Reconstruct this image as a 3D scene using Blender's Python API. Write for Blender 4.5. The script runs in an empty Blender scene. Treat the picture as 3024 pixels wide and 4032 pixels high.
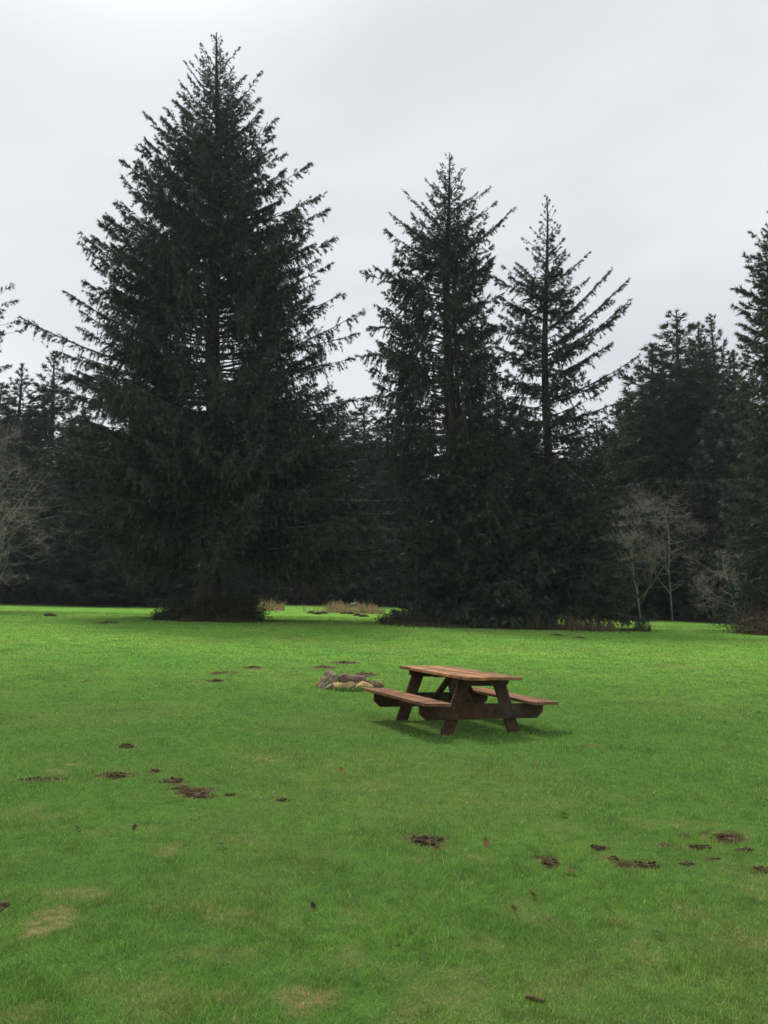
import bpy, bmesh, math, random
import numpy as np
from mathutils import Vector, Matrix, Euler

rng = np.random.default_rng(7)
random.seed(7)
SC = bpy.context.scene
COL = SC.collection
R = math.radians
SX = 3024 / 1659.0            # photograph pixels per pixel of the measuring view

# ------------------------------------------------------------------ camera
F = 3261.0
HOR = 2385.0
TH = math.atan((HOR - 2016) / F)
CAMZ = 1.6
cam = bpy.data.cameras.new("camera")
cam.sensor_fit = 'VERTICAL'
cam.sensor_height = 24.0
cam.lens = F / 4032 * 24.0
cam.clip_start = 0.1
cam.clip_end = 2000
co = bpy.data.objects.new("camera", cam)
COL.objects.link(co)
co.location = (0, 0, CAMZ)
co.rotation_euler = (math.pi / 2 + TH, 0, 0)
SC.camera = co


def at(px, py, D):
    """point seen at photograph pixel (px,py) on the plane y = D"""
    u = (px - 1512) / F
    v = (2016 - py) / F
    dy = math.cos(TH) - v * math.sin(TH)
    dz = math.sin(TH) + v * math.cos(TH)
    return np.array([u / dy * D, D, CAMZ + dz / dy * D])


# ------------------------------------------------------------------ noise fields
_perm = np.random.default_rng(3).random((256, 256))


def vnoise(x, y, s, seed=0):
    x = np.asarray(x) * s + seed * 17.3 + 500
    y = np.asarray(y) * s + seed * 9.1 + 500
    xi = np.floor(x).astype(int)
    yi = np.floor(y).astype(int)
    fx = x - xi
    fy = y - yi
    fx = fx * fx * (3 - 2 * fx)
    fy = fy * fy * (3 - 2 * fy)
    g = lambda a, b: _perm[a & 255, b & 255]
    return (g(xi, yi) * (1 - fx) + g(xi + 1, yi) * fx) * (1 - fy) + (g(xi, yi + 1) * (1 - fx) + g(xi + 1, yi + 1) * fx) * fy


def fbm(x, y, s, seed=0, o=4):
    a = 0
    w = .5
    for k in range(o):
        a = a + w * vnoise(x, y, s * 2 ** k, seed + k)
        w *= .5
    return a / (1 - .5 ** o)


def ground_z(x, y):
    x = np.asarray(x, float)
    y = np.asarray(y, float)
    s = lambda a: np.logaddexp(0, a * .5) / .5
    g = .0155 * s(y - 12) + .016 * s(y - 72) + .05 * s(y - 112)
    x2 = 60 * np.tanh(x / 60)
    z = -.022 * (x2 - .95) + g
    z = z + .030 * (fbm(x, y, 1.1, 15, 3) - .5) * np.clip((26 - y) / 8, 0, 1) * np.clip(np.hypot(x - .95, y - 11.2) / 2 - .6, 0, 1)
    z = z + .05 * (fbm(x, y, .12, 5, 3) - .5) * np.clip((y - 2) / 8, 0, 1) * np.clip(np.hypot(x - .95, y - 11.2) / 5 - .3, 0, 1)
    return z


def G(px, py):
    """terrain point seen at photograph pixel"""
    u = (px - 1512) / F
    v = (2016 - py) / F
    dy = math.cos(TH) - v * math.sin(TH)
    dz = math.sin(TH) + v * math.cos(TH)
    D = 3.0
    while D < 150:
        z = CAMZ + dz / dy * D
        if z <= float(ground_z(u / dy * D, D)):
            break
        D += .02 + D * .002
    x = u / dy * D
    return np.array([x, D, float(ground_z(x, D))])


def G2(px, py):
    return G(px * SX, py * SX)


# ------------------------------------------------------------------ object helpers
def tag(o, label=None, cat=None, group=None, kind=None):
    if label: o['label'] = label
    if cat: o['category'] = cat
    if group: o['group'] = group
    if kind: o['kind'] = kind
    return o


def empty(name, loc, label, cat, group=None, rz=0):
    o = bpy.data.objects.new(name, None)
    COL.objects.link(o)
    o.location = [float(c) for c in loc]
    o.rotation_euler = (0, 0, rz)
    o.empty_display_size = .2
    return tag(o, label, cat, group)


def link(name, me, mat, parent=None, loc=None):
    o = bpy.data.objects.new(name, me)
    COL.objects.link(o)
    if mat is not None and not me.materials:
        me.materials.append(mat)
    if parent is not None: o.parent = parent
    if loc is not None: o.location = [float(c) for c in loc]
    return o


def mesh_np(name, V, Fc, attrs=None, smooth=False):
    """V (n,3); Fc (m,k) all same size"""
    me = bpy.data.meshes.new(name)
    V = np.ascontiguousarray(V, np.float32)
    Fc = np.ascontiguousarray(Fc, np.int32)
    m, k = Fc.shape
    me.vertices.add(len(V))
    me.vertices.foreach_set("co", V.ravel())
    me.loops.add(m * k)
    me.loops.foreach_set("vertex_index", Fc.ravel())
    me.polygons.add(m)
    me.polygons.foreach_set("loop_start", np.arange(0, m * k, k, dtype=np.int32))
    if smooth:
        me.polygons.foreach_set("use_smooth", np.ones(m, bool))
    for n, a in (attrs or {}).items():
        at_ = me.attributes.new(n, 'FLOAT', 'POINT')
        at_.data.foreach_set("value", np.ascontiguousarray(a, np.float32))
    me.update(calc_edges=True)
    return me


def nrm(a):
    return a / (np.linalg.norm(a, axis=-1, keepdims=True) + 1e-9)


class Tubes:
    def __init__(s):
        s.V = []; s.F = []; s.n = 0

    def add(s, P, r, k=5, rough=0.0):
        P = np.asarray(P, float)
        r = np.asarray(r, float)
        T = nrm(np.gradient(P, axis=0))
        ref = np.array([0, 0, 1.]) if abs(T[0][2]) < .8 else np.array([1., 0, 0])
        A = nrm(np.cross(T, ref))
        B = np.cross(T, A)
        ang = np.arange(k) / k * 2 * np.pi
        rr = r[:, None] * (1 + (rough * (rng.random((len(P), k)) - .5) if rough else 0))
        V = P[:, None] + (A[:, None] * np.cos(ang)[None, :, None] + B[:, None] * np.sin(ang)[None, :, None]) * (rr[..., None] if rough else r[:, None, None])
        n = len(P)
        i = np.arange(n - 1)[:, None] * k
        j = np.arange(k)[None]
        j2 = (j + 1) % k
        Fq = np.stack([i + j, i + j2, i + k + j2, i + k + j], -1).reshape(-1, 4) + s.n
        s.V.append(V.reshape(-1, 3)); s.F.append(Fq)
        s.n += n * k

    def mesh(s, name):
        return mesh_np(name, np.concatenate(s.V), np.concatenate(s.F), smooth=True)


# ------------------------------------------------------------------ materials
class NT:
    def __init__(s, name):
        s.m = bpy.data.materials.new(name)
        s.m.use_nodes = True
        s.t = s.m.node_tree
        s.t.nodes.clear()
        s.out = s.n('ShaderNodeOutputMaterial')

    def n(s, ty, **kw):
        nd = s.t.nodes.new(ty)
        for k, v in kw.items():
            if k.startswith('i_'):
                nd.inputs[k[2:]].default_value = v
            else:
                setattr(nd, k, v)
        return nd

    def l(s, a, b): s.t.links.new(a, b)

    def coord(s, which='Object', scale=(1, 1, 1)):
        c = s.n('ShaderNodeTexCoord')
        mp = s.n('ShaderNodeMapping')
        mp.inputs['Scale'].default_value = scale
        s.l(c.outputs[which], mp.inputs['Vector'])
        return mp.outputs[0]

    def noise(s, vec, scale, detail=4, rough=.55):
        nd = s.n('ShaderNodeTexNoise')
        nd.inputs['Scale'].default_value = scale
        nd.inputs['Detail'].default_value = detail
        nd.inputs['Roughness'].default_value = rough
        if vec is not None: s.l(vec, nd.inputs['Vector'])
        return nd.outputs['Fac']

    def ramp(s, fac, stops):
        r = s.n('ShaderNodeValToRGB')
        e = r.color_ramp.elements
        while len(e) < len(stops): e.new(.5)
        for el, (p, c) in zip(e, stops):
            el.position = p
            el.color = (c, c, c, 1) if isinstance(c, (int, float)) else (*c, 1)
        s.l(fac, r.inputs['Fac'])
        return r.outputs['Color']

    def mix(s, fac, a, b, mode='MIX'):
        m = s.n('ShaderNodeMix', data_type='RGBA', blend_type=mode)
        for v, i in ((fac, 0), (a, 6), (b, 7)):
            if hasattr(v, 'is_linked'): s.l(v, m.inputs[i])
            elif i == 0: m.inputs[0].default_value = v
            else: m.inputs[i].default_value = (*v, 1)
        return m.outputs[2]

    def attr(s, name):
        a = s.n('ShaderNodeAttribute')
        a.attribute_name = name
        return a.outputs['Fac']

    def bump(s, h, dist, strength=1):
        b = s.n('ShaderNodeBump')
        b.inputs['Distance'].default_value = dist
        b.inputs['Strength'].default_value = strength
        s.l(h, b.inputs['Height'])
        return b.outputs[0]

    def bsdf(s, col, rough=.8, spec=.3, normal=None):
        p = s.n('ShaderNodeBsdfPrincipled')
        if hasattr(col, 'is_linked'): s.l(col, p.inputs['Base Color'])
        else: p.inputs['Base Color'].default_value = (*col, 1)
        if hasattr(rough, 'is_linked'): s.l(rough, p.inputs['Roughness'])
        else: p.inputs['Roughness'].default_value = rough
        p.inputs['Specular IOR Level'].default_value = spec
        if normal is not None: s.l(normal, p.inputs['Normal'])
        return p.outputs[0]

    def done(s, sh):
        s.l(sh, s.out.inputs['Surface'])
        return s.m


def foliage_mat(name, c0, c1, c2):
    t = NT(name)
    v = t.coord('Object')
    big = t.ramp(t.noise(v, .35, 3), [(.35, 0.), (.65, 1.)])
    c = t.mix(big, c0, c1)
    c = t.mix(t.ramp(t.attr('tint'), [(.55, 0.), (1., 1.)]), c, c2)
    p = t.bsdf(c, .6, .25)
    tr = t.n('ShaderNodeBsdfTranslucent')
    t.l(c, tr.inputs['Color'])
    m = t.n('ShaderNodeMixShader')
    m.inputs[0].default_value = .18
    t.l(p, m.inputs[1]); t.l(tr.outputs[0], m.inputs[2])
    return t.done(m.outputs[0])


def bark_mat(name, a, b, scale=3):
    t = NT(name)
    v = t.coord('Object', (1, 1, .35))
    f = t.noise(v, scale, 6, .65)
    c = t.mix(t.ramp(f, [(.35, 0.), (.65, 1.)]), a, b)
    return t.done(t.bsdf(c, .85, .2, t.bump(f, .05)))


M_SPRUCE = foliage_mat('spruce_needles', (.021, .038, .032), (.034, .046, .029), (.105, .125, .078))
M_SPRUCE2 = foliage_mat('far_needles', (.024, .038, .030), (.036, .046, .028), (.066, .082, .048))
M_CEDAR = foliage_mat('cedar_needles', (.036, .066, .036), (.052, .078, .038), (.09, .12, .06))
M_BARK = bark_mat('spruce_bark', (.018, .015, .014), (.055, .047, .042))
M_LIMB = bark_mat('mossy_limb_bark', (.04, .038, .03), (.12, .12, .09), 2)
M_ALDER = bark_mat('pale_alder_bark', (.13, .12, .11), (.33, .31, .28), 4)
M_TWIG = bark_mat('grey_brown_twig_bark', (.15, .13, .11), (.36, .32, .28), 4)
M_SHRUB = foliage_mat('undergrowth_leaves', (.020, .034, .018), (.040, .036, .020), (.07, .06, .03))
M_BRAMBLE = foliage_mat('bramble_leaves', (.055, .045, .028), (.080, .055, .034), (.20, .13, .06))


def straw_mat(name, a, b):
    t = NT(name)
    c = t.mix(t.attr('tint'), a, b)
    p = t.bsdf(c, .7, .2)
    return t.done(p)


M_REED = straw_mat('dry_reed', (.34, .24, .13), (.66, .50, .30))
M_WEEDY = straw_mat('undergrowth_grass', (.020, .032, .014), (.10, .075, .035))
M_TUFT = straw_mat('long_grass', (.05, .13, .03), (.14, .27, .07))


def lawn_colour(t, blades):
    c = t.n('ShaderNodeTexCoord').outputs['Object']
    n1 = t.noise(c, .22, 4, .6)
    n2 = t.noise(c, 1.3, 5, .65)
    col = t.mix(t.ramp(n1, [(.42, 0.), (.58, 1.)]), (.178, .385, .056), (.245, .440, .066))
    col = t.mix(t.ramp(n2, [(.45, 0.), (.66, .75)]), col, (.095, .235, .042))
    n3 = t.noise(c, .7, 6, .7)
    col = t.mix(t.ramp(n3, [(.52, 0.), (.72, .55)]), col, (.22, .31, .075))
    n5 = t.noise(c, 9, 4, .7)
    col = t.mix(t.ramp(n5, [(.44, .55), (.54, 0.)]), col, (.060, .150, .030))
    n6 = t.noise(c, 3.2, 5, .7)
    col = t.mix(t.ramp(n6, [(.56, 0.), (.70, .55)]), col, (.235, .37, .085))
    if blades:
        ti = t.attr('tint')
        col = t.mix(t.ramp(ti, [(.0, .65), (.35, 0.)]), col, (.075, .155, .034))
        col = t.mix(t.ramp(ti, [(.80, 0.), (1., .8)]), col, (.32, .44, .13))
        dr = t.mix(ti, (.26, .20, .075), (.62, .49, .24))
    else:
        dr = (.22, .16, .07)
    col = t.mix(t.attr('dry'), col, dr)
    return c, col


def make_ground_mat():
    t = NT('lawn_ground')
    c, col = lawn_colour(t, False)
    fine = t.noise(c, 38, 6, .75)
    mid = t.noise(c, 7, 5, .7)
    col = t.mix(t.ramp(fine, [(.35, .45), (.60, 0.)]), col, (.040, .090, .018))
    # thatch between the blades close by, where each blade is modelled
    col = t.mix(t.attr('thatch'), col, (.058, .112, .028))
    m_ = t.n('ShaderNodeMath', operation='MULTIPLY')
    t.l(t.attr('dry'), m_.inputs[0]); t.l(t.ramp(t.noise(c, 16, 6, .75), [(.44, 0.), (.62, .75)]), m_.inputs[1])
    col = t.mix(m_.outputs[0], col, (.30, .23, .10))
    col = t.mix(t.attr('soil'), col, t.mix(mid, (.030, .018, .012), (.075, .045, .030)))
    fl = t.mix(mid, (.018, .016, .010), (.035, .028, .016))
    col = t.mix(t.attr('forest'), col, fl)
    return t.done(t.bsdf(col, .9, .0, t.bump(t.mix(.5, fine, mid), .03)))


def make_blade_mat():
    t = NT('grass_blade')
    c, col = lawn_colour(t, True)
    p = t.bsdf(col, .5, .3)
    tr = t.n('ShaderNodeBsdfTranslucent')
    t.l(col, tr.inputs['Color'])
    m = t.n('ShaderNodeMixShader')
    m.inputs[0].default_value = .22
    t.l(p, m.inputs[1]); t.l(tr.outputs[0], m.inputs[2])
    return t.done(m.outputs[0])


# ------------------------------------------------------------------ lawn patches (photo pixels / SX)
DIRT = [  # x, y, half width px, half height px (in the 1659 view), kind label
    (275, 1614, 20, 6, 'small dark soil scrape on the left lawn, nearest above the left dirt row'),
    (247, 1676, 46, 9, 'wide dark soil patch on the left lawn, left of the largest clump'),
    (70, 1685, 48, 5, 'thin faint soil streak near the left edge of the lawn'),
    (368, 1688, 30, 9, 'loose broken soil behind the reddish brown patch on the left lawn'),
    (428, 1715, 40, 14, 'largest reddish brown churned soil patch on the left lawn'),
    (609, 1728, 24, 8, 'small brown soil patch right of the churned left patch'),
    (922, 1819, 50, 14, 'brown oval soil patch of woody crumbs below the picnic table'),
    (1187, 1865, 26, 14, 'dark soil hole edged with dry roots on the right lawn'),
    (1290, 1832, 22, 7, 'small dark soil patch above the long right hand patch'),
    (1325, 1857, 24, 9, 'small soil patch joined to the left end of the long right patch'),
    (1392, 1870, 48, 12, 'long dark brown soil patch on the right lawn'),
    (1480, 1808, 12, 5, 'tiny dark soil crumb heap on the right lawn'),
    (1570, 1812, 46, 12, 'scattered dark clods near the right edge of the lawn'),
    (1648, 1882, 22, 12, 'dark clods cut by the right edge of the picture'),
    (4, 1962, 16, 14, 'dark soil heap at the left edge of the picture'),
    (482, 1454, 34, 4, 'upper soil streak of the distant pair left of the fire ring'),
    (465, 1471, 42, 3, 'lower soil streak of the distant pair left of the fire ring'),
    (547, 1443, 22, 2.5, 'thin soil streak between the distant pair and the fire ring'),
    (700, 1442, 28, 3, 'flat soil streak just behind the fire ring, left one'),
    (748, 1432, 32, 3, 'flat soil streak behind the fire ring, farther one'),
    (788, 1457, 26, 4, 'dark red soil mound touching the back of the fire ring'),
    (182, 1472, 8, 2.5, 'tiny distant soil dot on the left lawn'),
    (1205, 1372, 12, 2.2, 'small molehill in front of the right hand spruces'),
    (1253, 1378, 10, 2.2, 'small molehill right of the others before the spruces'),
    (232, 1345, 24, 2.8, 'low soil hump in the shade left of the big spruce'),
    (128, 1683, 30, 5, 'thin soil crumbs between the faint edge streak and the wide patch on the left'),
    (335, 1667, 20, 4, 'few soil crumbs above the loose broken soil on the left lawn'),
    (388, 1701, 24, 7, 'soil crumbs joining the loose soil to the largest reddish brown patch'),
    (500, 1719, 16, 3, 'faint crumbs trailing right of the largest reddish brown patch'),
    (1438, 1828, 24, 5, 'loose crumbs between the tiny heap and the long right hand patch'),
    (1515, 1832, 28, 5, 'dark crumb streak below the scattered clods on the right'),
    (1602, 1838, 26, 5, 'crumb streak at the right above the clods cut by the edge'),
    (1478, 1868, 30, 4, 'thin crumbs trailing right from the long right hand patch'),
    (1545, 1858, 24, 4, 'thin crumb streak between the long right patch and the edge clods'),
]
DRY = [  # x, y, hw, hh, strength
    (112, 1992, 42, 36, .95), (160, 1935, 60, 14, .6), (374, 1829, 30, 22, .7), (150, 1660, 40, 14, .8), (700, 2165, 80, 42, .95),
    (735, 2080, 40, 40, .45), (1365, 2020, 34, 70, .55), (1297, 1613, 26, 8, .7), (1010, 1855, 40, 12, .6), (905, 1852, 22, 30, .45),
    (1630, 2035, 45, 25, .5), (1640, 1900, 40, 14, .5), (1460, 1440, 90, 6, .3), (870, 2190, 60, 30, .4), (60, 2195, 70, 22, .4),
    (520, 1820, 40, 22, .35), (1560, 2085, 30, 12, .6), (1150, 1648, 20, 6, .5), (560, 1640, 60, 10, .4), (800, 1700, 60, 16, .3),
    (330, 1785, 60, 14, .3), (560, 1980, 90, 30, .35), (1040, 2050, 50, 30, .35), (1400, 1780, 120, 10, .35),
    (300, 2150, 200, 50, .3), (900, 2140, 160, 50, .38), (1250, 2140, 140, 45, .3), (110, 1765, 110, 22, .25), (620, 1850, 120, 18, .25), (1120, 1740, 130, 14, .25), (1500, 1980, 90, 30, .3), (450, 2060, 110, 26, .28)]


def px_ellipse(x, y, hw, hh):
    c = G2(x, y)
    top = G2(x, y - hh)
    bot = G2(x, min(y + hh, 2400))
    return c, hw * SX / F * c[1], max((top[1] - bot[1]) / 2, .03)


DIRT_E = [px_ellipse(*d[:4]) for d in DIRT]
DRY_E = [(*px_ellipse(*d[:4]), d[4]) for d in DRY]


def fields(x, y):
    dry = np.zeros_like(x)
    soil = np.zeros_like(x)
    n = fbm(x, y, 2.2, 1, 4)
    n2 = fbm(x, y, 7, 2, 4)
    n4 = fbm(x, y, 15, 8, 2)
    for c, a, b, s in DRY_E:
        d = ((x - c[0]) / a) ** 2 + ((y - c[1]) / b) ** 2
        dry = np.maximum(dry, s * np.clip(.8 - .8 * d + (n2 - .5) * 4.0 + (n - .5) * 2.4, 0, 1) * (d < 4))
    for c, a, b in DIRT_E:
        d = ((x - c[0]) / a) ** 2 + ((y - c[1]) / b) ** 2
        soil = np.maximum(soil, np.clip((.8 - d + (n2 - .5) * 3.4 + (n4 - .5) * 3.6) * 2.2, 0, 1) * (d < 3))
        dry = np.maximum(dry, .3 * np.clip(1.2 - .6 * d + (n2 - .5) * 3, 0, 1) * (d < 4))
    near = np.clip((11 - y) / 7, 0, 1)
    dry = np.maximum(dry, np.clip((n - .66) * 4, 0, .25) * near)
    dry = np.maximum(dry, np.clip((fbm(x, y, .35, 11, 4) - .6) * 2, 0, .1))
    return dry, soil


# far edge of the mown grass: x position (as slope x/y) against distance
_bs = np.array([-.9, -.46, -.267, -.16, -.1, 0, .1, .25, .33, .42, .5, .9])
_bd = np.array([84, 81, 76, 84, 93, 95, 92, 80, 75, 74, 60, 60])


def edge_d(x, y):
    s = x / np.maximum(y, 1)
    return np.interp(s, _bs, _bd) + 2.5 * (fbm(x, y, .25, 21, 3) - .5)


# ------------------------------------------------------------------ ground sheet
def nonuni(segs):
    out = []
    for a, b, st in segs:
        out.append(np.arange(a, b, st))
    return np.unique(np.concatenate(out))


gx = nonuni([(-300, -160, 20), (-160, -60, 5), (-60, -16, .8), (-16, -7, .25), (-7, 7, .07), (7, 16, .25), (16, 60, .8), (60, 160, 5), (160, 301, 20)])
gy = nonuni([(-290, -20, 30), (-20, 2, 1), (2, 12, .07), (12, 20, .14), (20, 60, .5), (60, 130, 1.2), (130, 301, 10)])
X, Y = np.meshgrid(gx, gy)
Xf, Yf = X.ravel(), Y.ravel()
Zf = ground_z(Xf, Yf)
dry, soil = fields(Xf, Yf)
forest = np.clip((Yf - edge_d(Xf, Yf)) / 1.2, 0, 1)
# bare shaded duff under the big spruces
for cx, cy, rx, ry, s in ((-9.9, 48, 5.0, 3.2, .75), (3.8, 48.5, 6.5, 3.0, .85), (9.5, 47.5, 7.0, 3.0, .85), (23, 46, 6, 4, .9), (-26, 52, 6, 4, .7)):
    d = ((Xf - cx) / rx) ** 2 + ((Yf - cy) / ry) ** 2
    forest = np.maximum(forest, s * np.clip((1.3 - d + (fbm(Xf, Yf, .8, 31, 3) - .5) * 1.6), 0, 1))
thatch = np.clip((26 - Yf) / 14, 0, 1) * .85
idx = np.arange(len(gx) * len(gy)).reshape(len(gy), len(gx))
Fq = np.stack([idx[:-1, :-1], idx[:-1, 1:], idx[1:, 1:], idx[1:, :-1]], -1).reshape(-1, 4)
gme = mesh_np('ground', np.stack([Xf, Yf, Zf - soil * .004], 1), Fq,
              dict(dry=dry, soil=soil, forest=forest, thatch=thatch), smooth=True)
tag(link('ground', gme, make_ground_mat()), kind='structure')

# ------------------------------------------------------------------ grass blades
def grass(N, d0, d1, hmin, hmax, w0, seed, side=False):
    r = np.random.default_rng(seed)
    D = np.exp(r.uniform(math.log(d0), math.log(d1), N))
    x = r.uniform(-.58, .58, N) * D
    if side:   # the lawn goes on either side of the view
        x = np.sign(x) * (.58 * D + r.random(N) ** 1.4 * (5 + .12 * D))
    y = D
    dry, soil = fields(x, y)
    clump = fbm(x, y, 5, 41, 3)
    keep = (r.random(N) > soil * .88) & (r.random(N) > np.clip(dry - .3, 0, .5))
    # nothing grows through the rocks or inside the fire ring
    keep &= (((x + .62) / .50) ** 2 + ((y - 15.5) / .40) ** 2) > 1
    x, y, dry, clump = x[keep], y[keep], dry[keep], clump[keep]
    n = len(x)
    h = r.uniform(hmin, hmax, n) * (.35 + 1.3 * clump) * (.7 + .6 * fbm(x, y, 1.1, 47, 3)) * (1 - .35 * dry)
    sc = np.maximum(1, y / 5.0)
    w = w0 * sc ** .9 * r.uniform(.7, 1.3, n)
    h = h * sc ** .25
    a = r.uniform(0, 2 * np.pi, n)
    lean = np.abs(r.normal(0, .55, n)) * h
    la = a + r.normal(0, .8, n)
    base = np.stack([x, y, ground_z(x, y) - .004], 1)
    wd = np.stack([-np.sin(a), np.cos(a), 0 * a], 1) * w[:, None] * .5
    ld = np.stack([np.cos(la), np.sin(la), 0 * a], 1)
    mid = base + ld * lean[:, None] * .3 + np.array([0, 0, 1]) * (h * .6)[:, None]
    tip = base + ld * lean[:, None] + np.array([0, 0, 1]) * h[:, None]
    V = np.stack([base - wd, base + wd, mid + wd * .8, tip, mid - wd * .8], 1).reshape(-1, 3)
    i = np.arange(n)[:, None] * 5
    Ft = np.concatenate([i + [0, 1, 2], i + [0, 2, 4], i + [4, 2, 3]])
    ti = r.random(n)
    return V, Ft, np.repeat(ti, 5), np.repeat(np.clip(dry + (r.random(n) < .05) * .7, 0, 1), 5)


gr = [grass(780000, 2.6, 58, .011, .025, .0029, 1), grass(50000, 2.6, 9, .018, .040, .0024, 2), grass(330000, 1.2, 50, .012, .028, .0036, 9, True)]
_g = grass(90000, 2.6, 16, .030, .055, .0030, 3)
_b = _g[0].reshape(-1, 5, 3)
_k = fbm(_b[:, 0, 0], _b[:, 0, 1], 3.3, 61, 3) > .60
_i = np.arange(_k.sum())[:, None] * 5
gr.append((_b[_k].reshape(-1, 3), np.concatenate([_i + [0, 1, 2], _i + [0, 2, 4], _i + [4, 2, 3]]), _g[2].reshape(-1, 5)[_k].ravel() * .6, _g[3].reshape(-1, 5)[_k].ravel()))
off = 0
Vs, Fs, Ts, Ds = [], [], [], []
for V, Ft, ti, dd in gr:
    Vs.append(V); Fs.append(Ft + off); Ts.append(ti); Ds.append(dd)
    off += len(V)
M_BLADE = make_blade_mat()
tag(link('lawn_grass', mesh_np('lawn_grass', np.concatenate(Vs), np.concatenate(Fs), dict(tint=np.concatenate(Ts), dry=np.concatenate(Ds))), M_BLADE),
    'short mown green lawn grass covering the whole field', 'grass', kind='stuff')


# ------------------------------------------------------------------ conifers
def twig_mesh_arrays(P, Dn, ln, wd, tint, r, nside=2):
    """P base points, Dn directions, ln lengths; each twig a needle spray of 1+nside blades"""
    n = len(P)
    rnd = r.normal(size=(n, 3))
    W = nrm(np.cross(Dn, rnd))
    tip = P + Dn * ln[:, None]
    vs = [P - W * wd[:, None] * .5, P + W * wd[:, None] * .5, tip]
    V = [np.stack(vs, 1)]
    N2 = nrm(np.cross(Dn, W))
    for k in range(nside):
        s = 1 if k % 2 == 0 else -1
        st = P + Dn * (ln * (.15 + .25 * (k // 2)))[:, None]
        d2 = nrm(Dn * .75 + W * s * .7 + N2 * (r.random(n)[:, None] - .5) * .5)
        ww = nrm(np.cross(d2, N2))
        l2 = ln * r.uniform(.45, .75, n)
        V.append(np.stack([st - ww * wd[:, None] * .42, st + ww * wd[:, None] * .42, st + d2 * l2[:, None]], 1))
    A = np.stack(V, 1).reshape(-1, 3)
    return A, np.repeat(tint, 3 * (1 + nside))


def branch_curve(root, tip, s0, s1, r, n=11, wob=.03):
    d = tip - root
    Rr = math.hypot(d[0], d[1])
    t = np.linspace(0, 1, n)
    P = root[None] + np.outer(t, [d[0], d[1], 0])
    z = s0 * t + (s1 - s0) * t * t / 2
    z = z / (z[-1] if abs(z[-1]) > 1e-6 else 1) * d[2] if abs(z[-1]) > .02 else z * Rr
    # keep the requested bow: straight part plus the bend
    bend = (s1 - s0) * (t * t - t) / 2 * Rr
    P[:, 2] = root[2] + t * d[2] + bend
    perp = np.array([-d[1], d[0], 0]) / (Rr + 1e-6)
    P += np.outer(np.sin(t * np.pi) * r.normal(0, wob) * Rr, perp)
    return P


def branch_foliage(P, bare, dl, ll0, droop, tw, td, r, acc, tbase=0.0):
    """hang laterals along curve P"""
    n = len(P)
    seg = np.linalg.norm(np.diff(P, axis=0), axis=1)
    L = seg.sum()
    nl = max(4, int(L * (1 - bare) * dl))
    t = bare + (1 - bare) * r.random(nl) ** .85
    t = np.concatenate([t, np.linspace(.9, .995, 5)])
    nl = len(t)
    f = t * (n - 1)
    i = np.minimum(f.astype(int), n - 2)
    fr = (f - i)[:, None]
    B = P[i] * (1 - fr) + P[i + 1] * fr
    T = nrm(P[i + 1] - P[i])
    S = nrm(np.cross(T, [0, 0, 1.]))
    side = np.where(r.random(nl) < .5, -1, 1)
    phi = r.uniform(.45, 1.25, nl) * (1 - .65 * t ** 5)
    prof = (1 - t) ** .8 * np.clip((t - bare * .7) * 4, .25, 1) + .10
    ll = ll0 * prof * r.uniform(.45, 1.25, nl)
    hang = r.random(nl) ** 1.3 * droop
    up = r.uniform(-.15, .2, nl)
    h = T * np.cos(phi)[:, None] + S * (side * np.sin(phi))[:, None] + np.array([0, 0, 1.]) * up[:, None]
    h = nrm(h) * np.clip(1.1 - .45 * hang, .25, 1)[:, None]
    cnt = np.maximum(2, (ll * td).astype(int))
    k = np.repeat(np.arange(nl), cnt)
    m = len(k)
    u = r.random(m)
    pos = B[k] + h[k] * (ll[k] * u)[:, None]
    pos[:, 2] -= hang[k] * ll[k] * u ** 1.4
    d = h[k].copy()
    d[:, 2] -= hang[k] * 1.4 * u ** .4
    d = nrm(nrm(d) + r.normal(size=(m, 3)) * .33)
    ln = tw * r.uniform(.6, 1.3, m)
    wd = ln * r.uniform(.13, .21, m)
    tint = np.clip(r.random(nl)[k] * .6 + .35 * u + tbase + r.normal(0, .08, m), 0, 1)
    acc.append((pos, d, ln, wd, tint))


def slope_of(q):
    return math.tan(R(np.interp(q, [0, .12, .25, .42, .6, .8, .93, 1], [-14, -8, 2, 13, 22, 34, 48, 62])))


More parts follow.
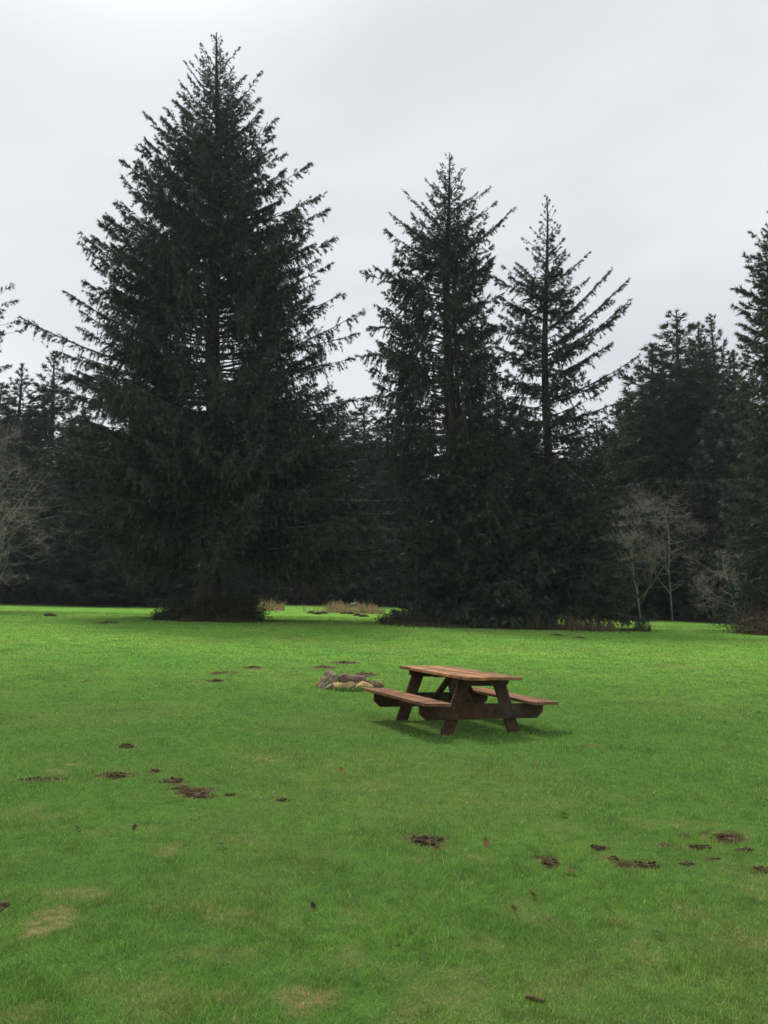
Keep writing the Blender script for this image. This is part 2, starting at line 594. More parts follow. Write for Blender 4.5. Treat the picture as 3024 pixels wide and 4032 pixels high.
def conifer_arrays(H, env, nb, seed, lean=(0, 0), feats=(), bare=.18, dl=9, ll=.26, llmax=1.5, droop=.9, tw=.28, td=11,
                   zmin=1.5, r0=.55, sparse=(), slope_add=0., jitter=.22, nside=2, limb_k=4, front=1.0):
    """env: rows (z, reach left, reach right) in metres. feats: (x,z,slope,az offset) explicit tips."""
    r = np.random.default_rng(seed)
    env = np.array(env, float)
    tk = lambda z: np.array([lean[0] * (z / H) + .12 * math.sin(z * .35 + seed), lean[1] * (z / H), z])
    tb = Tubes()
    zz = np.linspace(-.4, H, 26)
    rad = r0 * (1 - np.clip(zz, 0, H) / H) ** .85 + .02
    rad[0] *= 1.5; rad[1] *= 1.15
    tb.add(np.array([tk(z) for z in zz]), rad, 10, .15)
    limbs = Tubes()
    acc = []
    specs = []
    az = r.random() * 6
    zg = np.linspace(zmin, H, 200)
    wg = np.interp(zg, env[:, 0], (env[:, 1] + env[:, 2]) / 2)
    wg = .35 + wg / wg.max()
    cg = np.cumsum(wg); cg = cg / cg[-1]
    for k in range(nb):
        zt = float(np.interp((k + r.random()) / nb, cg, zg))
        q = zt / H
        az += 2.399963 + r.normal(0, .25)
        for a, b, p in sparse:
            if a < zt < b and r.random() > p and abs(math.cos(az)) < .72: zt = -1
        if zt < 0: continue
        ca = math.cos(az)
        rl = np.interp(zt, env[:, 0], env[:, 1]); rr = np.interp(zt, env[:, 0], env[:, 2])
        cw = abs(ca) ** 1.1
        reach = (rr if ca > 0 else rl) * cw + (rl + rr) / 2 * (1 - cw) * front
        reach *= 1 - jitter * r.random() ** 1.5 * 1.6
        reach = max(reach, .25)
        tan = slope_of(q) + slope_add + r.normal(0, .10)
        specs.append((zt, az, reach, tan))
    for (x, z, sl, daz) in feats:
        a = daz if x > 0 else math.pi - daz
        specs.append((z, a, abs(x) / math.cos(daz), sl))
    for zt, a, reach, tan in specs:
        zr = min(zt - reach * tan, H * .985)
        zr = max(zr, .8)
        c = tk(zr)
        tip = np.array([tk(zt)[0] * .5 + c[0] * .5 + math.cos(a) * reach, c[1] + math.sin(a) * reach, zt])
        bowl = .22 if zt / H < .75 else .15
        P = branch_curve(c, tip, tan - bowl, tan + bowl, r)
        L = np.linalg.norm(np.diff(P, axis=0), axis=1).sum()
        rb = (.010 + .0085 * L) * np.linspace(1, .12, len(P))
        limbs.add(P, rb, limb_k)
        b = bare * (1.0 if reach > 2.5 else .3)
        if zt / H > .8: b = 0.02
        q2 = np.interp(zt / H, [0, .8, .93, 1], [1, 1, .62, .4])
        branch_foliage(P, b, dl * r.uniform(.55, 1.25), min(llmax, ll * L + .35) * q2, droop * np.interp(zt / H, [0, .5, .8, 1], [1, 1, .6, .25]), tw * np.interp(zt / H, [0, .75, .95, 1], [1, 1, .72, .6]), td, r, acc)
    # leader
    P = np.array([tk(z) for z in np.linspace(H * .93, H * 1.0, 6)])
    branch_foliage(P, 0, dl * 1.6, .16, .0, tw * .6, td, r, acc)
    pos = np.concatenate([a[0] for a in acc]); d = np.concatenate([a[1] for a in acc])
    ln = np.concatenate([a[2] for a in acc]); wd = np.concatenate([a[3] for a in acc]); ti = np.concatenate([a[4] for a in acc])
    keep = pos[:, 2] > .15
    V, T = twig_mesh_arrays(pos[keep], d[keep], ln[keep], wd[keep], ti[keep], r, nside)
    return tb, limbs, V, T


def build_conifer(name, label, cat, base, arrs, mat, group=None, rz=0):
    tb, limbs, V, T = arrs
    root = empty(name, base, label, cat, group, rz)
    link('trunk', tb.mesh('trunk'), M_BARK, root)
    link('limbs', limbs.mesh('limbs'), M_LIMB, root)
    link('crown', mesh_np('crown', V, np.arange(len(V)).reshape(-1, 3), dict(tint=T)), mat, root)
    return root


def copy_tree(o, loc, rz, s, label, group=None):
    c = o.copy()
    COL.objects.link(c)
    c.location = [float(q) for q in loc]
    c.rotation_euler = (0, 0, rz)
    c.scale = s
    c['label'] = label
    if group: c['group'] = group
    for ch in list(o.children):
        d = ch.copy()
        COL.objects.link(d)
        d.parent = c
    return c


def gp(x, y, dz=0): return (x, y, float(ground_z(x, y)) + dz)


def px_env(rows, bx, D, bz):
    """rows: (py, left px, right px) in the 1659 view -> (z,left reach,right reach) about trunk x = bx"""
    out = []
    for py, l, rr in rows:
        a = at(l * SX, py * SX, D); b = at(rr * SX, py * SX, D)
        out.append((a[2] - bz, max(bx - a[0], .1), max(b[0] - bx, .1)))
    out.sort()
    return out


def px_feats(rows, bx, D, bz):
    out = []
    for px, py, deg, daz in rows:
        a = at(px * SX, py * SX, D)
        out.append((a[0] - bx, a[2] - bz, math.tan(R(deg)), daz))
    return out


# --- the big left spruce
D1 = 48.0
b1 = at(455 * SX, 2455, D1); z1 = float(ground_z(b1[0], D1))
top1 = at(472 * SX, 72 * SX, D1)
H1 = top1[2] - z1
lean1 = (top1[0] - b1[0], 0)
mid1 = b1[0] + lean1[0] * .5
env1 = px_env([(75, 466, 478), (120, 425, 512), (180, 402, 560), (260, 355, 590), (330, 310, 605), (400, 285, 640), (480, 245, 690), (560, 210, 695), (640, 190, 700),
               (720, 165, 715), (800, 150, 715), (900, 110, 760), (1000, 130, 800), (1100, 160, 840), (1180, 220, 850), (1260, 330, 650)], mid1, D1, z1)
f1 = px_feats([(402, 122, 55, .2), (395, 180, 50, -.1), (345, 240, 42, .2), (322, 262, 42, -.2), (310, 292, 40, .1), (262, 345, 38, 0), (272, 385, 36, .3), (220, 455, 34, .1), (178, 503, 36, 0),
               (205, 555, 33, -.3), (132, 617, 26, .1), (210, 615, 30, .4), (60, 698, 17, -.1), (95, 735, 14, .2),
               (525, 100, 55, .1), (572, 168, 50, -.2), (565, 200, 45, .2), (600, 255, 42, 0), (612, 318, 32, .2), (668, 355, 27, 0), (696, 408, 24, .1), (712, 462, 16, -.1), (724, 492, 20, .2),
               (716, 560, 24, .1), (746, 634, 18, 0), (790, 680, 20, -.1), (775, 700, 12, .2), (760, 765, 8, .1), (738, 880, 4, 0), (845, 1030, -4, .2), (865, 1150, -10, -.2),
               (775, 835, 6, .3), (790, 905, 3, -.3), (800, 950, 0, .1), (770, 930, 2, .6), (835, 990, -2, -.1), (850, 1060, -5, .35), (870, 1105, -8, .05), (820, 1090, -6, .7), (858, 1185, -11, .2), (815, 1215, -12, -.3), (780, 1240, -13, .5), (740, 1255, -14, .1),
               (140, 800, 10, .1), (110, 850, 8, -.2), (75, 900, 5, .2), (120, 930, 4, .6), (60, 965, 2, 0), (95, 1010, 0, -.3), (70, 1060, -4, .3), (110, 1100, -6, .1), (130, 1150, -9, -.1), (170, 1120, -8, .7), (190, 1210, -11, .2), (240, 1245, -13, .5)], mid1, D1, z1)
build_conifer('spruce_tree', 'tallest broad dark spruce standing alone at the left, its point highest of all', 'tree', (b1[0], D1, z1),
              conifer_arrays(H1, env1, 700, 11, lean1, f1, bare=.22, dl=12, ll=.28, llmax=1.9, droop=1.6, tw=.24, td=26, zmin=3.6, r0=.66, jitter=.26,
                             sparse=((15.0, 20.5, .22), (12, 15, .5), (3.6, 8, .2)), limb_k=4), M_SPRUCE, 'big spruces in the middle of the field')

# --- the middle spruce
D2 = 48.5
b2 = at(973 * SX, 2440, D2); z2 = float(ground_z(b2[0], D2))
top2 = at(967 * SX, 332 * SX, D2)
H2 = top2[2] - z2
m2 = (b2[0] + top2[0]) / 2
env2 = px_env([(335, 962, 972), (370, 930, 998), (430, 905, 1020), (500, 868, 1062), (560, 845, 1068), (640, 812, 1075), (720, 800, 1085), (800, 795, 1092), (880, 800, 1080), (960, 790, 1100),
               (1060, 840, 1120), (1150, 850, 1130), (1250, 850, 1130), (1310, 850, 1120)], m2, D2, z2)
f2 = px_feats([(916, 385, 50, .1), (940, 372, 55, -.2), (870, 410, 48, 0), (843, 455, 40, .1), (835, 503, 34, -.1), (786, 585, 18, 0), (815, 560, 26, .3), (800, 700, -4, .1), (778, 770, -10, 0), (785, 850, -12, .2), (778, 905, -12, .1), (795, 960, -12, -.2), (825, 1010, -13, .2), (850, 1085, -14, .1), (868, 1140, -14, .3), (840, 1200, -14, 0), (850, 1265, -15, .2), (870, 1230, -14, .6),
               (1000, 362, 58, .1), (1055, 405, 38, 0), (1028, 410, 40, .2), (1068, 442, 34, -.1), (1110, 450, 42, 0), (1085, 470, 40, .15), (1062, 570, 18, .1), (1085, 640, 20, -.1), (1095, 700, 0, .1)], m2, D2, z2)
build_conifer('spruce_tree', 'middle spruce of the field with bare looking limbs and ragged see-through crown', 'tree', (b2[0], D2, z2),
              conifer_arrays(H2, env2, 560, 23, (top2[0] - b2[0], 0), f2, bare=.25, dl=11, ll=.32, llmax=1.8, droop=1.7, tw=.24, td=26, zmin=.8, r0=.50, jitter=.30,
                             sparse=((11, 21, .45),)), M_SPRUCE, 'big spruces in the middle of the field')
# --- slim stem just behind it
Db = 52.0
bb = at(992 * SX, 2430, Db); zb = float(ground_z(bb[0], Db)); tb_ = at(990 * SX, 500 * SX, Db)
envb = px_env([(500, 985, 995), (600, 965, 1060), (760, 940, 1080), (900, 920, 1090), (1100, 900, 1100), (1300, 900, 1090)], bb[0], Db, zb)
build_conifer('spruce_tree', 'slim spruce stem crowded close behind the middle spruce', 'tree', (bb[0], Db, zb),
              conifer_arrays(tb_[2] - zb, envb, 150, 29, (0, 0), (), bare=.25, dl=11, ll=.32, llmax=1.7, droop=1.2, tw=.34, td=10, zmin=2, r0=.26, jitter=.4), M_SPRUCE)

# --- the right spruce of the three
D3 = 47.5
b3 = at(1186 * SX, 2450, D3); z3 = float(ground_z(b3[0], D3))
top3 = at(1178 * SX, 425 * SX, D3)
H3 = top3[2] - z3
m3 = (b3[0] + top3[0]) / 2
env3 = px_env([(430, 1174, 1182), (500, 1150, 1205), (560, 1108, 1225), (620, 1085, 1245), (700, 1068, 1265), (780, 1055, 1285), (860, 1060, 1290), (940, 1050, 1330), (1040, 1040, 1340),
               (1140, 1040, 1350), (1240, 1040, 1370), (1310, 1050, 1380)], m3, D3, z3)
f3 = px_feats([(1120, 515, 30, 0), (1138, 490, 50, .1), (1150, 560, 30, -.2), (1080, 570, 30, .1), (1050, 598, 25, -.1), (1100, 590, 28, .3), (1070, 650, 12, 0), (1045, 690, 15, .1), (1040, 760, 5, 0),
               (1210, 515, 50, .1), (1200, 490, 55, -.1), (1225, 545, 45, .2), (1266, 547, 40, 0), (1270, 598, 36, .1), (1315, 588, 44, -.1), (1355, 605, 42, 0), (1330, 640, 38, .15), (1363, 645, 39, .05), (1352, 668, 36, -.15),
               (1322, 742, 28, 0), (1290, 700, 32, .3), (1385, 765, 27, .05), (1350, 800, 24, -.1), (1400, 835, 20, .1), (1390, 900, 15, 0), (1400, 985, 6, .1), (1420, 1105, 0, 0), (1400, 1130, -4, .2), (1395, 940, 10, .25), (1405, 1035, 4, .15), (1380, 1075, 2, .5), (1398, 1180, -6, .1), (1375, 1215, -8, .45), (1392, 1285, -12, .1), (1360, 1290, -13, .6), (1350, 960, 10, .5),
               (1415, 1338, -13, 0), (1395, 1335, -15, -.25), (1370, 1330, -16, .3), (1340, 1332, -18, -.4), (1390, 1250, -10, .15)], m3, D3, z3)
build_conifer('spruce_tree', 'right spruce of the three big ones with long limbs sweeping up to the right', 'tree', (b3[0], D3, z3),
              conifer_arrays(H3, env3, 480, 37, (top3[0] - b3[0], 0), f3, bare=.12, dl=12, ll=.22, llmax=1.3, droop=1.3, tw=.235, td=25, zmin=.6, r0=.36, jitter=.36,
                             sparse=((10, 19, .35),)), M_SPRUCE, 'big spruces in the middle of the field')
# low young spruce between the middle and right trees
Dc = 46.5
bc = at(1075 * SX, 2455, Dc); zc = float(ground_z(bc[0], Dc)); tc = at(1070 * SX, 800 * SX, Dc)
envc = px_env([(800, 1066, 1075), (900, 1000, 1130), (1050, 960, 1190), (1200, 940, 1230), (1310, 930, 1240)], bc[0], Dc, zc)
build_conifer('spruce_tree', 'low bushy spruce filling the gap between the middle and right spruces', 'tree', (bc[0], Dc, zc),
              conifer_arrays(tc[2] - zc, envc, 260, 41, (0, 0), (), bare=.1, dl=11, ll=.32, llmax=1.8, droop=1.2, tw=.34, td=10, zmin=.4, r0=.2, jitter=.3), M_SPRUCE)

# --- spruce cut by the right edge
D4 = 45.0
b4 = at(1745 * SX, 2488, D4); z4 = float(ground_z(b4[0], D4))
top4 = at(1738 * SX, 385 * SX, D4)
H4 = top4[2] - z4
env4 = px_env([(385, 1735, 1742), (430, 1705, 1770), (480, 1668, 1800), (560, 1628, 1830), (640, 1605, 1850), (720, 1605, 1860), (800, 1595, 1880), (900, 1585, 1890), (1000, 1575, 1900), (1100, 1568, 1910),
               (1200, 1570, 1910), (1300, 1600, 1900), (1340, 1620, 1880)], b4[0], D4, z4)
f4 = px_feats([(1632, 500, 40, .1), (1608, 555, 36, -.1), (1590, 655, 26, .1), (1600, 610, 30, .3), (1592, 720, 22, 0)], b4[0], D4, z4)
build_conifer('spruce_tree', 'dense spruce cut off by the right edge of the picture', 'tree', (b4[0], D4, z4),
              conifer_arrays(H4, env4, 460, 53, (-.1, 0), f4, bare=.3, dl=13, ll=.26, llmax=1.5, droop=.8, tw=.30, td=15, zmin=1.6, r0=.5, jitter=.16, front=.85), M_CEDAR)

# --- spruce cut by the left edge (only limb tips enter)
D5 = 50.0
b5 = at(-150 * SX, 2430, D5); z5 = float(ground_z(b5[0], D5))
top5 = at(-150 * SX, 330 * SX, D5)
env5 = px_env([(330, -156, -144), (450, -210, -70), (560, -260, -30), (650, -290, -12), (750, -300, -8), (850, -310, 0), (1000, -320, 5), (1200, -320, -10)], b5[0], D5, z5)
f5 = px_feats([(26, 615, 30, 0), (20, 640, 22, .2), (38, 692, 10, 0), (25, 700, 8, .3), (18, 790, 8, 0), (10, 745, 10, -.2)], b5[0], D5, z5)
build_conifer('spruce_tree', 'spruce standing outside the left edge whose limb tips reach in against the sky', 'tree', (b5[0], D5, z5),
              conifer_arrays(top5[2] - z5, env5, 190, 59, (0, 0), f5, bare=.3, dl=8, ll=.22, droop=1.0, tw=.30, td=10, zmin=3, r0=.5, jitter=.25), M_SPRUCE)


# --- background kinds
def cone_env(H, w, p=.8):
    return [(z, w * (1 - z / H) ** p + .15, w * (1 - z / H) ** p + .15) for z in np.linspace(0, H, 12)]


BG = [conifer_arrays(22, cone_env(22, 5.6, .75), 260, 101, bare=.2, dl=10, ll=.36, llmax=1.9, droop=1.0, tw=.50, td=10, zmin=.6, r0=.3, nside=2, limb_k=3),
      conifer_arrays(22, cone_env(22, 4.8, .62), 280, 102, bare=.15, dl=10, ll=.4, llmax=1.7, droop=.8, tw=.46, td=10, zmin=.5, r0=.26, nside=2, limb_k=3),
      conifer_arrays(22, cone_env(22, 6.4, .9), 240, 103, bare=.2, dl=10, ll=.34, llmax=2.0, droop=1.2, tw=.52, td=10, zmin=.8, r0=.32, nside=2, limb_k=3)]
print('BG', [len(b[2]) // 9 for b in BG])

# distinct crowns of the far treeline: px of top, row of top, distance, kind, width factor, label
FAR = [
    (45, 790, 84, 0, 1.3, 'small pointed spruce top in the far treeline near the left edge'),
    (118, 762, 86, 2, 1.45, 'far spruce whose pointed top shows under the left limb of the tallest spruce'),
    (5, 830, 83, 1, 1.6, 'far spruce at the left edge, lowest crown of the left treeline'),
    (185, 880, 80, 2, 1.86, 'broad far spruce low behind the left limbs of the tallest spruce'),
    (285, 930, 79, 0, 2.02, 'wide far spruce behind the left half of the tallest spruce, near its trunk'),
    (665, 880, 98, 1, 1.86, 'far spruce behind the right half of the tallest spruce'),
    (730, 858, 97, 2, 1.71, 'far rounded spruce in the gap between tallest and middle spruces, left one'),
    (835, 890, 98, 0, 1.86, 'far spruce in the gap beside the left limbs of the middle spruce'),
    (785, 872, 100, 1, 1.9, 'far spruce in the middle of the gap between tallest and middle spruces'),
    (1075, 870, 94, 1, 2.02, 'far spruce whose top shows between the middle and right spruces'),
    (1140, 892, 92, 0, 1.71, 'far spruce low behind the trunk of the right spruce'),
    (1290, 905, 86, 2, 1.86, 'far spruce behind the upswept limbs of the right spruce'),
    (1462, 672, 76, 1, 1.75, 'tall green conifer with the highest top of the right background clump'),
    (1512, 700, 80, 0, 1.3, 'thin topped conifer wedged between the two tallest of the right clump'),
    (1537, 680, 74, 2, 1.0, 'dark conifer right of the tallest one in the right background clump'),
    (1404, 745, 74, 0, 1.3, 'smaller conifer at the left foot of the right background clump'),
    (1360, 840, 73, 1, 1.5, 'low conifer beneath the right tips of the right spruce'),
    (1585, 760, 66, 0, 1.2, 'conifer just left of the edge cut spruce on the right'),
]
bgroot = {}
for k, (px, py, D, kd, wf, lab) in enumerate(FAR):
    top = at(px * SX, py * SX, D)
    x = top[0]
    z = float(ground_z(x, D))
    s = (top[2] - z) / 22
    sc = (s * wf, s * wf, s)
    if kd not in bgroot:
        o = build_conifer('conifer_tree', lab, 'tree', (x, D, z), BG[kd], M_CEDAR if kd == 1 else M_SPRUCE2, 'conifers of the far treeline')
        o.scale = sc
        o.rotation_euler = (0, 0, k * 1.7)
        bgroot[kd] = o
    else:
        copy_tree(bgroot[kd], (x, D, z), k * 1.7, sc, lab)

# dense wood behind: one mass
Vw, Tw = [], []
tw_t = Tubes()
r = np.random.default_rng(77)
spots = []
for row, (dd, hh) in enumerate(((1.8, 6.5), (3.5, 10), (8, 15), (15, 19), (26, 20), (44, 20))):
    n = (30, 24, 19, 17, 17, 18)[row]
    for i in range(n):
        s = -.62 + 1.24 * (i + r.random() * .8 + .1) / n
        D = np.interp(s, _bs, _bd) + dd + r.uniform(-1.5, 1.5)
        if s > .43 and row < 2: continue
        if s > .3 and row < 1 : continue
        spots.append((s * D, D, hh * r.uniform(.85, 1.1) * (1.12 if s > .3 else 1.22 if -.25 < s < .2 and row > 1 else 1.0)))
for k, (x, y, h) in enumerate(spots):
    tb, lb, V, T = BG[k % 3]
    a = r.random() * 6.28
    s = h / 22
    wf = 2.3 if h < 8 else 1.7 if h < 12.5 else 1.3
    ca, sa = math.cos(a) * s * wf, math.sin(a) * s * wf
    z = float(ground_z(x, y))
    # every third spray is enough this far back
    sub = V.reshape(-1, 9, 3)[k % 2::2].reshape(-1, 3) if True else V
    tt = T.reshape(-1, 9)[k % 2::2].ravel()
    W = np.stack([sub[:, 0] * ca - sub[:, 1] * sa + x, sub[:, 0] * sa + sub[:, 1] * ca + y, sub[:, 2] * s + z], 1)
    Vw.append(W); Tw.append(tt)
    tw_t.add(np.array([[x, y, z - .3], [x, y, z + h * .5], [x, y, z + h * .95]]), [.35, .25, .03], 6)
Vw = np.concatenate(Vw); Tw = np.concatenate(Tw)
wood = link('forest', mesh_np('forest', Vw, np.arange(len(Vw)).reshape(-1, 3), dict(tint=Tw)), M_SPRUCE2)
tag(wood, 'dark unbroken conifer wood filling the background below the treetops', 'forest', kind='stuff')
link('trunks', tw_t.mesh('trunks'), M_BARK, wood)['kind'] = 'stuff'


# ------------------------------------------------------------------ bare alders
def grow(tb, fine, p, d, L, rad, depth, r, spread):
    n = 7
    P = [p]
    dd = d.copy()
    for i in range(n - 1):
        dd = nrm(dd + r.normal(size=3) * .09 + np.array([0, 0, .05]))
        P.append(P[-1] + dd * L / (n - 1))
    P = np.array(P)
    (tb if depth <= 1 else fine).add(P, rad * np.linspace(1, .35, n), 5 if depth < 2 else 3)
    if depth >= 4: return
    nb = [14, 8, 6, 3][depth]
    for k in range(nb):
        t = r.uniform(.25 if depth else .16, 1.0)
        i = min(int(t * (n - 1)), n - 2)
        q = P[i] + (P[i + 1] - P[i]) * (t * (n - 1) - i)
        T = nrm(P[i + 1] - P[i])
        s = nrm(np.cross(T, r.normal(size=3)))
        a = r.uniform(.5, 1.0) * spread
        nd = nrm(T * math.cos(a) + s * math.sin(a))
        grow(tb, fine, q, nd, L * r.uniform(.42, .68) * (1.15 - .45 * t), max(rad * .40 * (1.2 - .5 * t), .007), depth + 1, r, spread)


def alder(label, base, H, seed, lean=(0, 0, 1), spread=1.0, rad=.16):
    r = np.random.default_rng(seed)
    tb, fine = Tubes(), Tubes()
    grow(tb, fine, np.array([0, 0, -.2]), nrm(np.array(lean, float)), H, rad, 0, r, spread)
    root = empty('alder_tree', base, label, 'tree', 'bare alders at the wood edge')
    link('trunk', tb.mesh('trunk'), M_ALDER, root)
    link('twigs', fine.mesh('twigs'), M_TWIG, root)
    return root


def alder_px(label, px, py, D, top, seed, **kw):
    p = at(px * SX, py * SX, D)
    x = p[0]
    z = float(ground_z(x, D))
    H = at(px * SX, top * SX, D)[2] - z
    return alder(label, (x, D, z), H * .92, seed, **kw)


alder_px('pale bare alder forking low in the middle of the right background', 1452, 1310, 66, 1085, 5, spread=1.5, rad=.075)
alder_px('bare alder leaning right behind the forked pale one', 1480, 1310, 68, 1130, 6, lean=(.7, 0, 1), spread=.9, rad=.09)
alder_px('thin bare alder half hidden by the low right limbs of the right spruce', 1385, 1310, 67, 1130, 8, spread=.9, rad=.08)
alder_px('bare twiggy alder against the foot of the right edge spruce', 1600, 1330, 56, 1160, 9, lean=(-.15, 0, 1), spread=1.35, rad=.05)
alder_px('grey bare bushy alder at the left edge of the picture', -62, 1250, 62, 960, 10, lean=(.05, 0, 1), spread=1.25, rad=.10)
alder_px('low bare alder beneath the big one at the left edge', -25, 1280, 66, 1110, 12, lean=(.1, 0, 1), spread=1.3, rad=.06)


# ------------------------------------------------------------------ shrubs, reeds, undergrowth
def leaf_cloud(P, size, r, up=.2):
    n = len(P)
    d = nrm(r.normal(size=(n, 3)) + np.array([0, 0, up]))
    w = nrm(np.cross(d, r.normal(size=(n, 3))))
    s = size * r.uniform(.6, 1.4, n)[:, None]
    V = np.stack([P, P + d * s * .5 + w * s * .3, P + d * s, P + d * s * .5 - w * s * .3], 1).reshape(-1, 3)
    Fq = np.arange(n * 4).reshape(-1, 4)
    return V, Fq, np.repeat(r.random(n), 4)


def stalks(base, h, w, lean, r, seg=4, droop=.5):
    n = len(base)
    a = r.uniform(0, 2 * np.pi, n)
    l = lean * h * r.uniform(.3, 1.3, n)
    wd = np.stack([-np.sin(a), np.cos(a), 0 * a], 1)
    ww = nrm(np.stack([r.normal(size=n), r.normal(size=n), 0 * a], 1))
    rows = []
    for k in range(seg):
        t = k / (seg - 1)
        c = base + np.stack([np.cos(a) * l * t ** 1.6, np.sin(a) * l * t ** 1.6, h * (t - droop * t ** 3 * .4)], 1)
        wk = ww * (w * (1 - t * .85))[:, None] * .5
        rows.append(c - wk); rows.append(c + wk)
    V = np.stack(rows, 1).reshape(-1, 3)
    i = np.arange(n)[:, None] * seg * 2
    Fq = np.concatenate([i + [2 * k, 2 * k + 1, 2 * k + 3, 2 * k + 2] for k in range(seg - 1)])
    return V, Fq, np.repeat(r.random(n), seg * 2)


def shrub(name, label, cat, base, rx, ry, h, n, leaf, mat, seed, nst=40, group=None, mstem=None):
    r = np.random.default_rng(seed)
    root = empty(name, base, label, cat, group)
    # leaf clumps on arching stems
    tb = Tubes()
    pts = []
    for k in range(nst):
        a = r.random() * 6.28
        q = r.random() ** .6
        e = np.array([math.cos(a) * rx * q, math.sin(a) * ry * q, h * (1 - q * q * .75) * r.uniform(.6, 1.1)])
        s = np.array([e[0] * .4 + r.normal(0, .1), e[1] * .4, -.1])
        t = np.linspace(0, 1, 6)[:, None]
        P = s + (e - s) * t + np.array([0, 0, h * .15]) * np.sin(t * 3.14)
        tb.add(P, np.linspace(.022, .006, 6), 3)
        m = n // nst
        tt = r.random(m) ** .7
        i = np.minimum((tt * 5).astype(int), 4)
        c = P[i] + (P[i + 1] - P[i]) * (tt * 5 - i)[:, None]
        pts.append(c + r.normal(size=(m, 3)) * np.array([.14, .14, .12]) * max(h, .6) * (.6 + tt[:, None]))
    P = np.concatenate(pts)
    P = P[P[:, 2] > .02]
    V, Fq, T = leaf_cloud(P, leaf, r)
    link('foliage', mesh_np('foliage', V, Fq, dict(tint=T)), mat, root)
    link('stems', tb.mesh('stems'), mstem or M_TWIG, root)
    return root


# dark bushes round the foot of the big spruce
for k, (px, D, rx, h, lab) in enumerate((
        (385, 46.6, 1.5, .95, 'low sloping dark bush at the left foot of the tallest spruce'),
        (432, 46.4, 1.5, 1.5, 'dark bush before the trunk of the tallest spruce, left of two'),
        (487, 46.4, 1.5, 1.5, 'dark bush before the trunk of the tallest spruce, right of two'),
        (528, 46.9, 1.3, 1.65, 'tall dark bush at the right foot of the tallest spruce'))):
    x = at(px * SX, 2440, D)[0]
    shrub('shrub', lab, 'bush', gp(x, D), rx, 1.1, h, 9000, .08, M_SHRUB, 200 + k, 50, 'dark bushes under the spruces')
for k, (px, D, rx, h, lab) in enumerate((
        (862, 47, 1.5, .7, 'low dark bush at the left end of the undergrowth under the middle spruce'),
        (915, 46.5, 1.7, .9, 'dark bush left of the trunk of the middle spruce'),
        (985, 46.2, 1.9, .9, 'dark bush in front of the trunk of the middle spruce'),
        (1060, 45.8, 1.9, .9, 'dark bush midway between the middle and right spruces'),
        (1130, 45.6, 1.8, .8, 'dark bush just left of the dry stalks under the right spruce'))):
    x = at(px * SX, 2440, D)[0]
    shrub('shrub', lab, 'bush', gp(x, D), rx, 1.0, h, 8000, .08, M_SHRUB, 220 + k, 45, 'dark bushes under the spruces')
for k, (px, D, rx, h, lab, mt) in enumerate((
        (1668, 43.5, 2.0, 1.3, 'brown leaved thicket at the foot of the right edge spruce', M_BRAMBLE),
        (1625, 45.5, 1.6, 2.4, 'dark twiggy bush behind the brown thicket at the right edge', M_SHRUB),
        (1435, 72.0, 3.2, 2.2, 'rounded brown bramble mound below the pale forked alder', M_BRAMBLE),
        (1500, 73.0, 3.4, 2.6, 'brown bramble mound right of the one under the alder', M_BRAMBLE),
        (1565, 70.0, 3.2, 2.6, 'brown bramble mound farthest right along the wood edge', M_BRAMBLE),
        (640, 90.0, 3.6, 2.6, 'brownish thicket behind the left reeds of the far gap', M_BRAMBLE),
        (850, 89.0, 3.4, 2.4, 'dim thicket behind the right end of the far reeds', M_SHRUB))):
    x = at(px * SX, 2440, D)[0]
    shrub('bramble_bush', lab, 'bush', gp(x, D), rx, 1.6, h, 9500, .09 if D < 60 else .15, mt, 240 + k, 60, 'thickets along the wood edge')


def strip_stalks(name, label, cat, pxa, pxb, Da, Db, n, h0, h1, w, mat, seed, depth=1.5, lean=.3):
    r = np.random.default_rng(seed)
    t = r.random(n)
    D = Da + (Db - Da) * t + r.normal(0, depth * .5, n)
    px = pxa + (pxb - pxa) * t
    x = (px * SX - 1512) / F * D
    dens = fbm(x, D, .9, seed % 7, 3)
    kp = dens > .42 + .1 * r.random(n)
    x, D, dens = x[kp], D[kp], dens[kp]
    n = len(x)
    base = np.stack([x, D, ground_z(x, D) - .02], 1)
    h = r.uniform(h0 * .5, h1, n) * np.clip((dens - .38) * 3.4, .25, 1.35) * (.55 + .9 * fbm(x, D, 2.3, seed % 5, 2))
    V, Fq, T = stalks(base, h, w * r.uniform(.7, 1.3, n), lean, r)
    c = base.mean(0)
    o = link(name, mesh_np(name, V - c, Fq, dict(tint=T)), mat, None, c)
    return tag(o, label, cat, kind='stuff')


strip_stalks('dry_reeds', 'straw coloured reeds in the far gap, left patch beside the big spruce', 'reeds', 560, 616, 73, 73, 1500, .6, 1.5, .05, M_REED, 301)
strip_stalks('dry_reeds', 'straw coloured reeds in the far gap, long right patch', 'reeds', 708, 832, 71, 69, 3200, .5, 1.35, .05, M_REED, 302)
strip_stalks('sparse_reeds', 'few thin straw stems between the two reed patches of the far gap', 'reeds', 655, 712, 72, 71, 220, .4, 1.3, .04, M_REED, 303)
strip_stalks('dead_stalks', 'brown dead stalks standing under the right spruce', 'dead grass', 1140, 1325, 45.3, 45.3, 2600, .5, 1.25, .035, straw_mat('dead_stalk', (.07, .05, .032), (.22, .16, .10)), 304, 1.2)
strip_stalks('rough_grass', 'rough unmown dark grass fringe under the middle and right spruces', 'grass', 826, 1400, 45.6, 45.2, 9000, .15, .55, .035, M_WEEDY, 305, 2.0, .5)
strip_stalks('rough_grass', 'rough unmown dark grass fringe round the foot of the tallest spruce', 'grass', 335, 570, 45.6, 45.8, 5000, .15, .55, .035, M_WEEDY, 306, 1.6, .5)
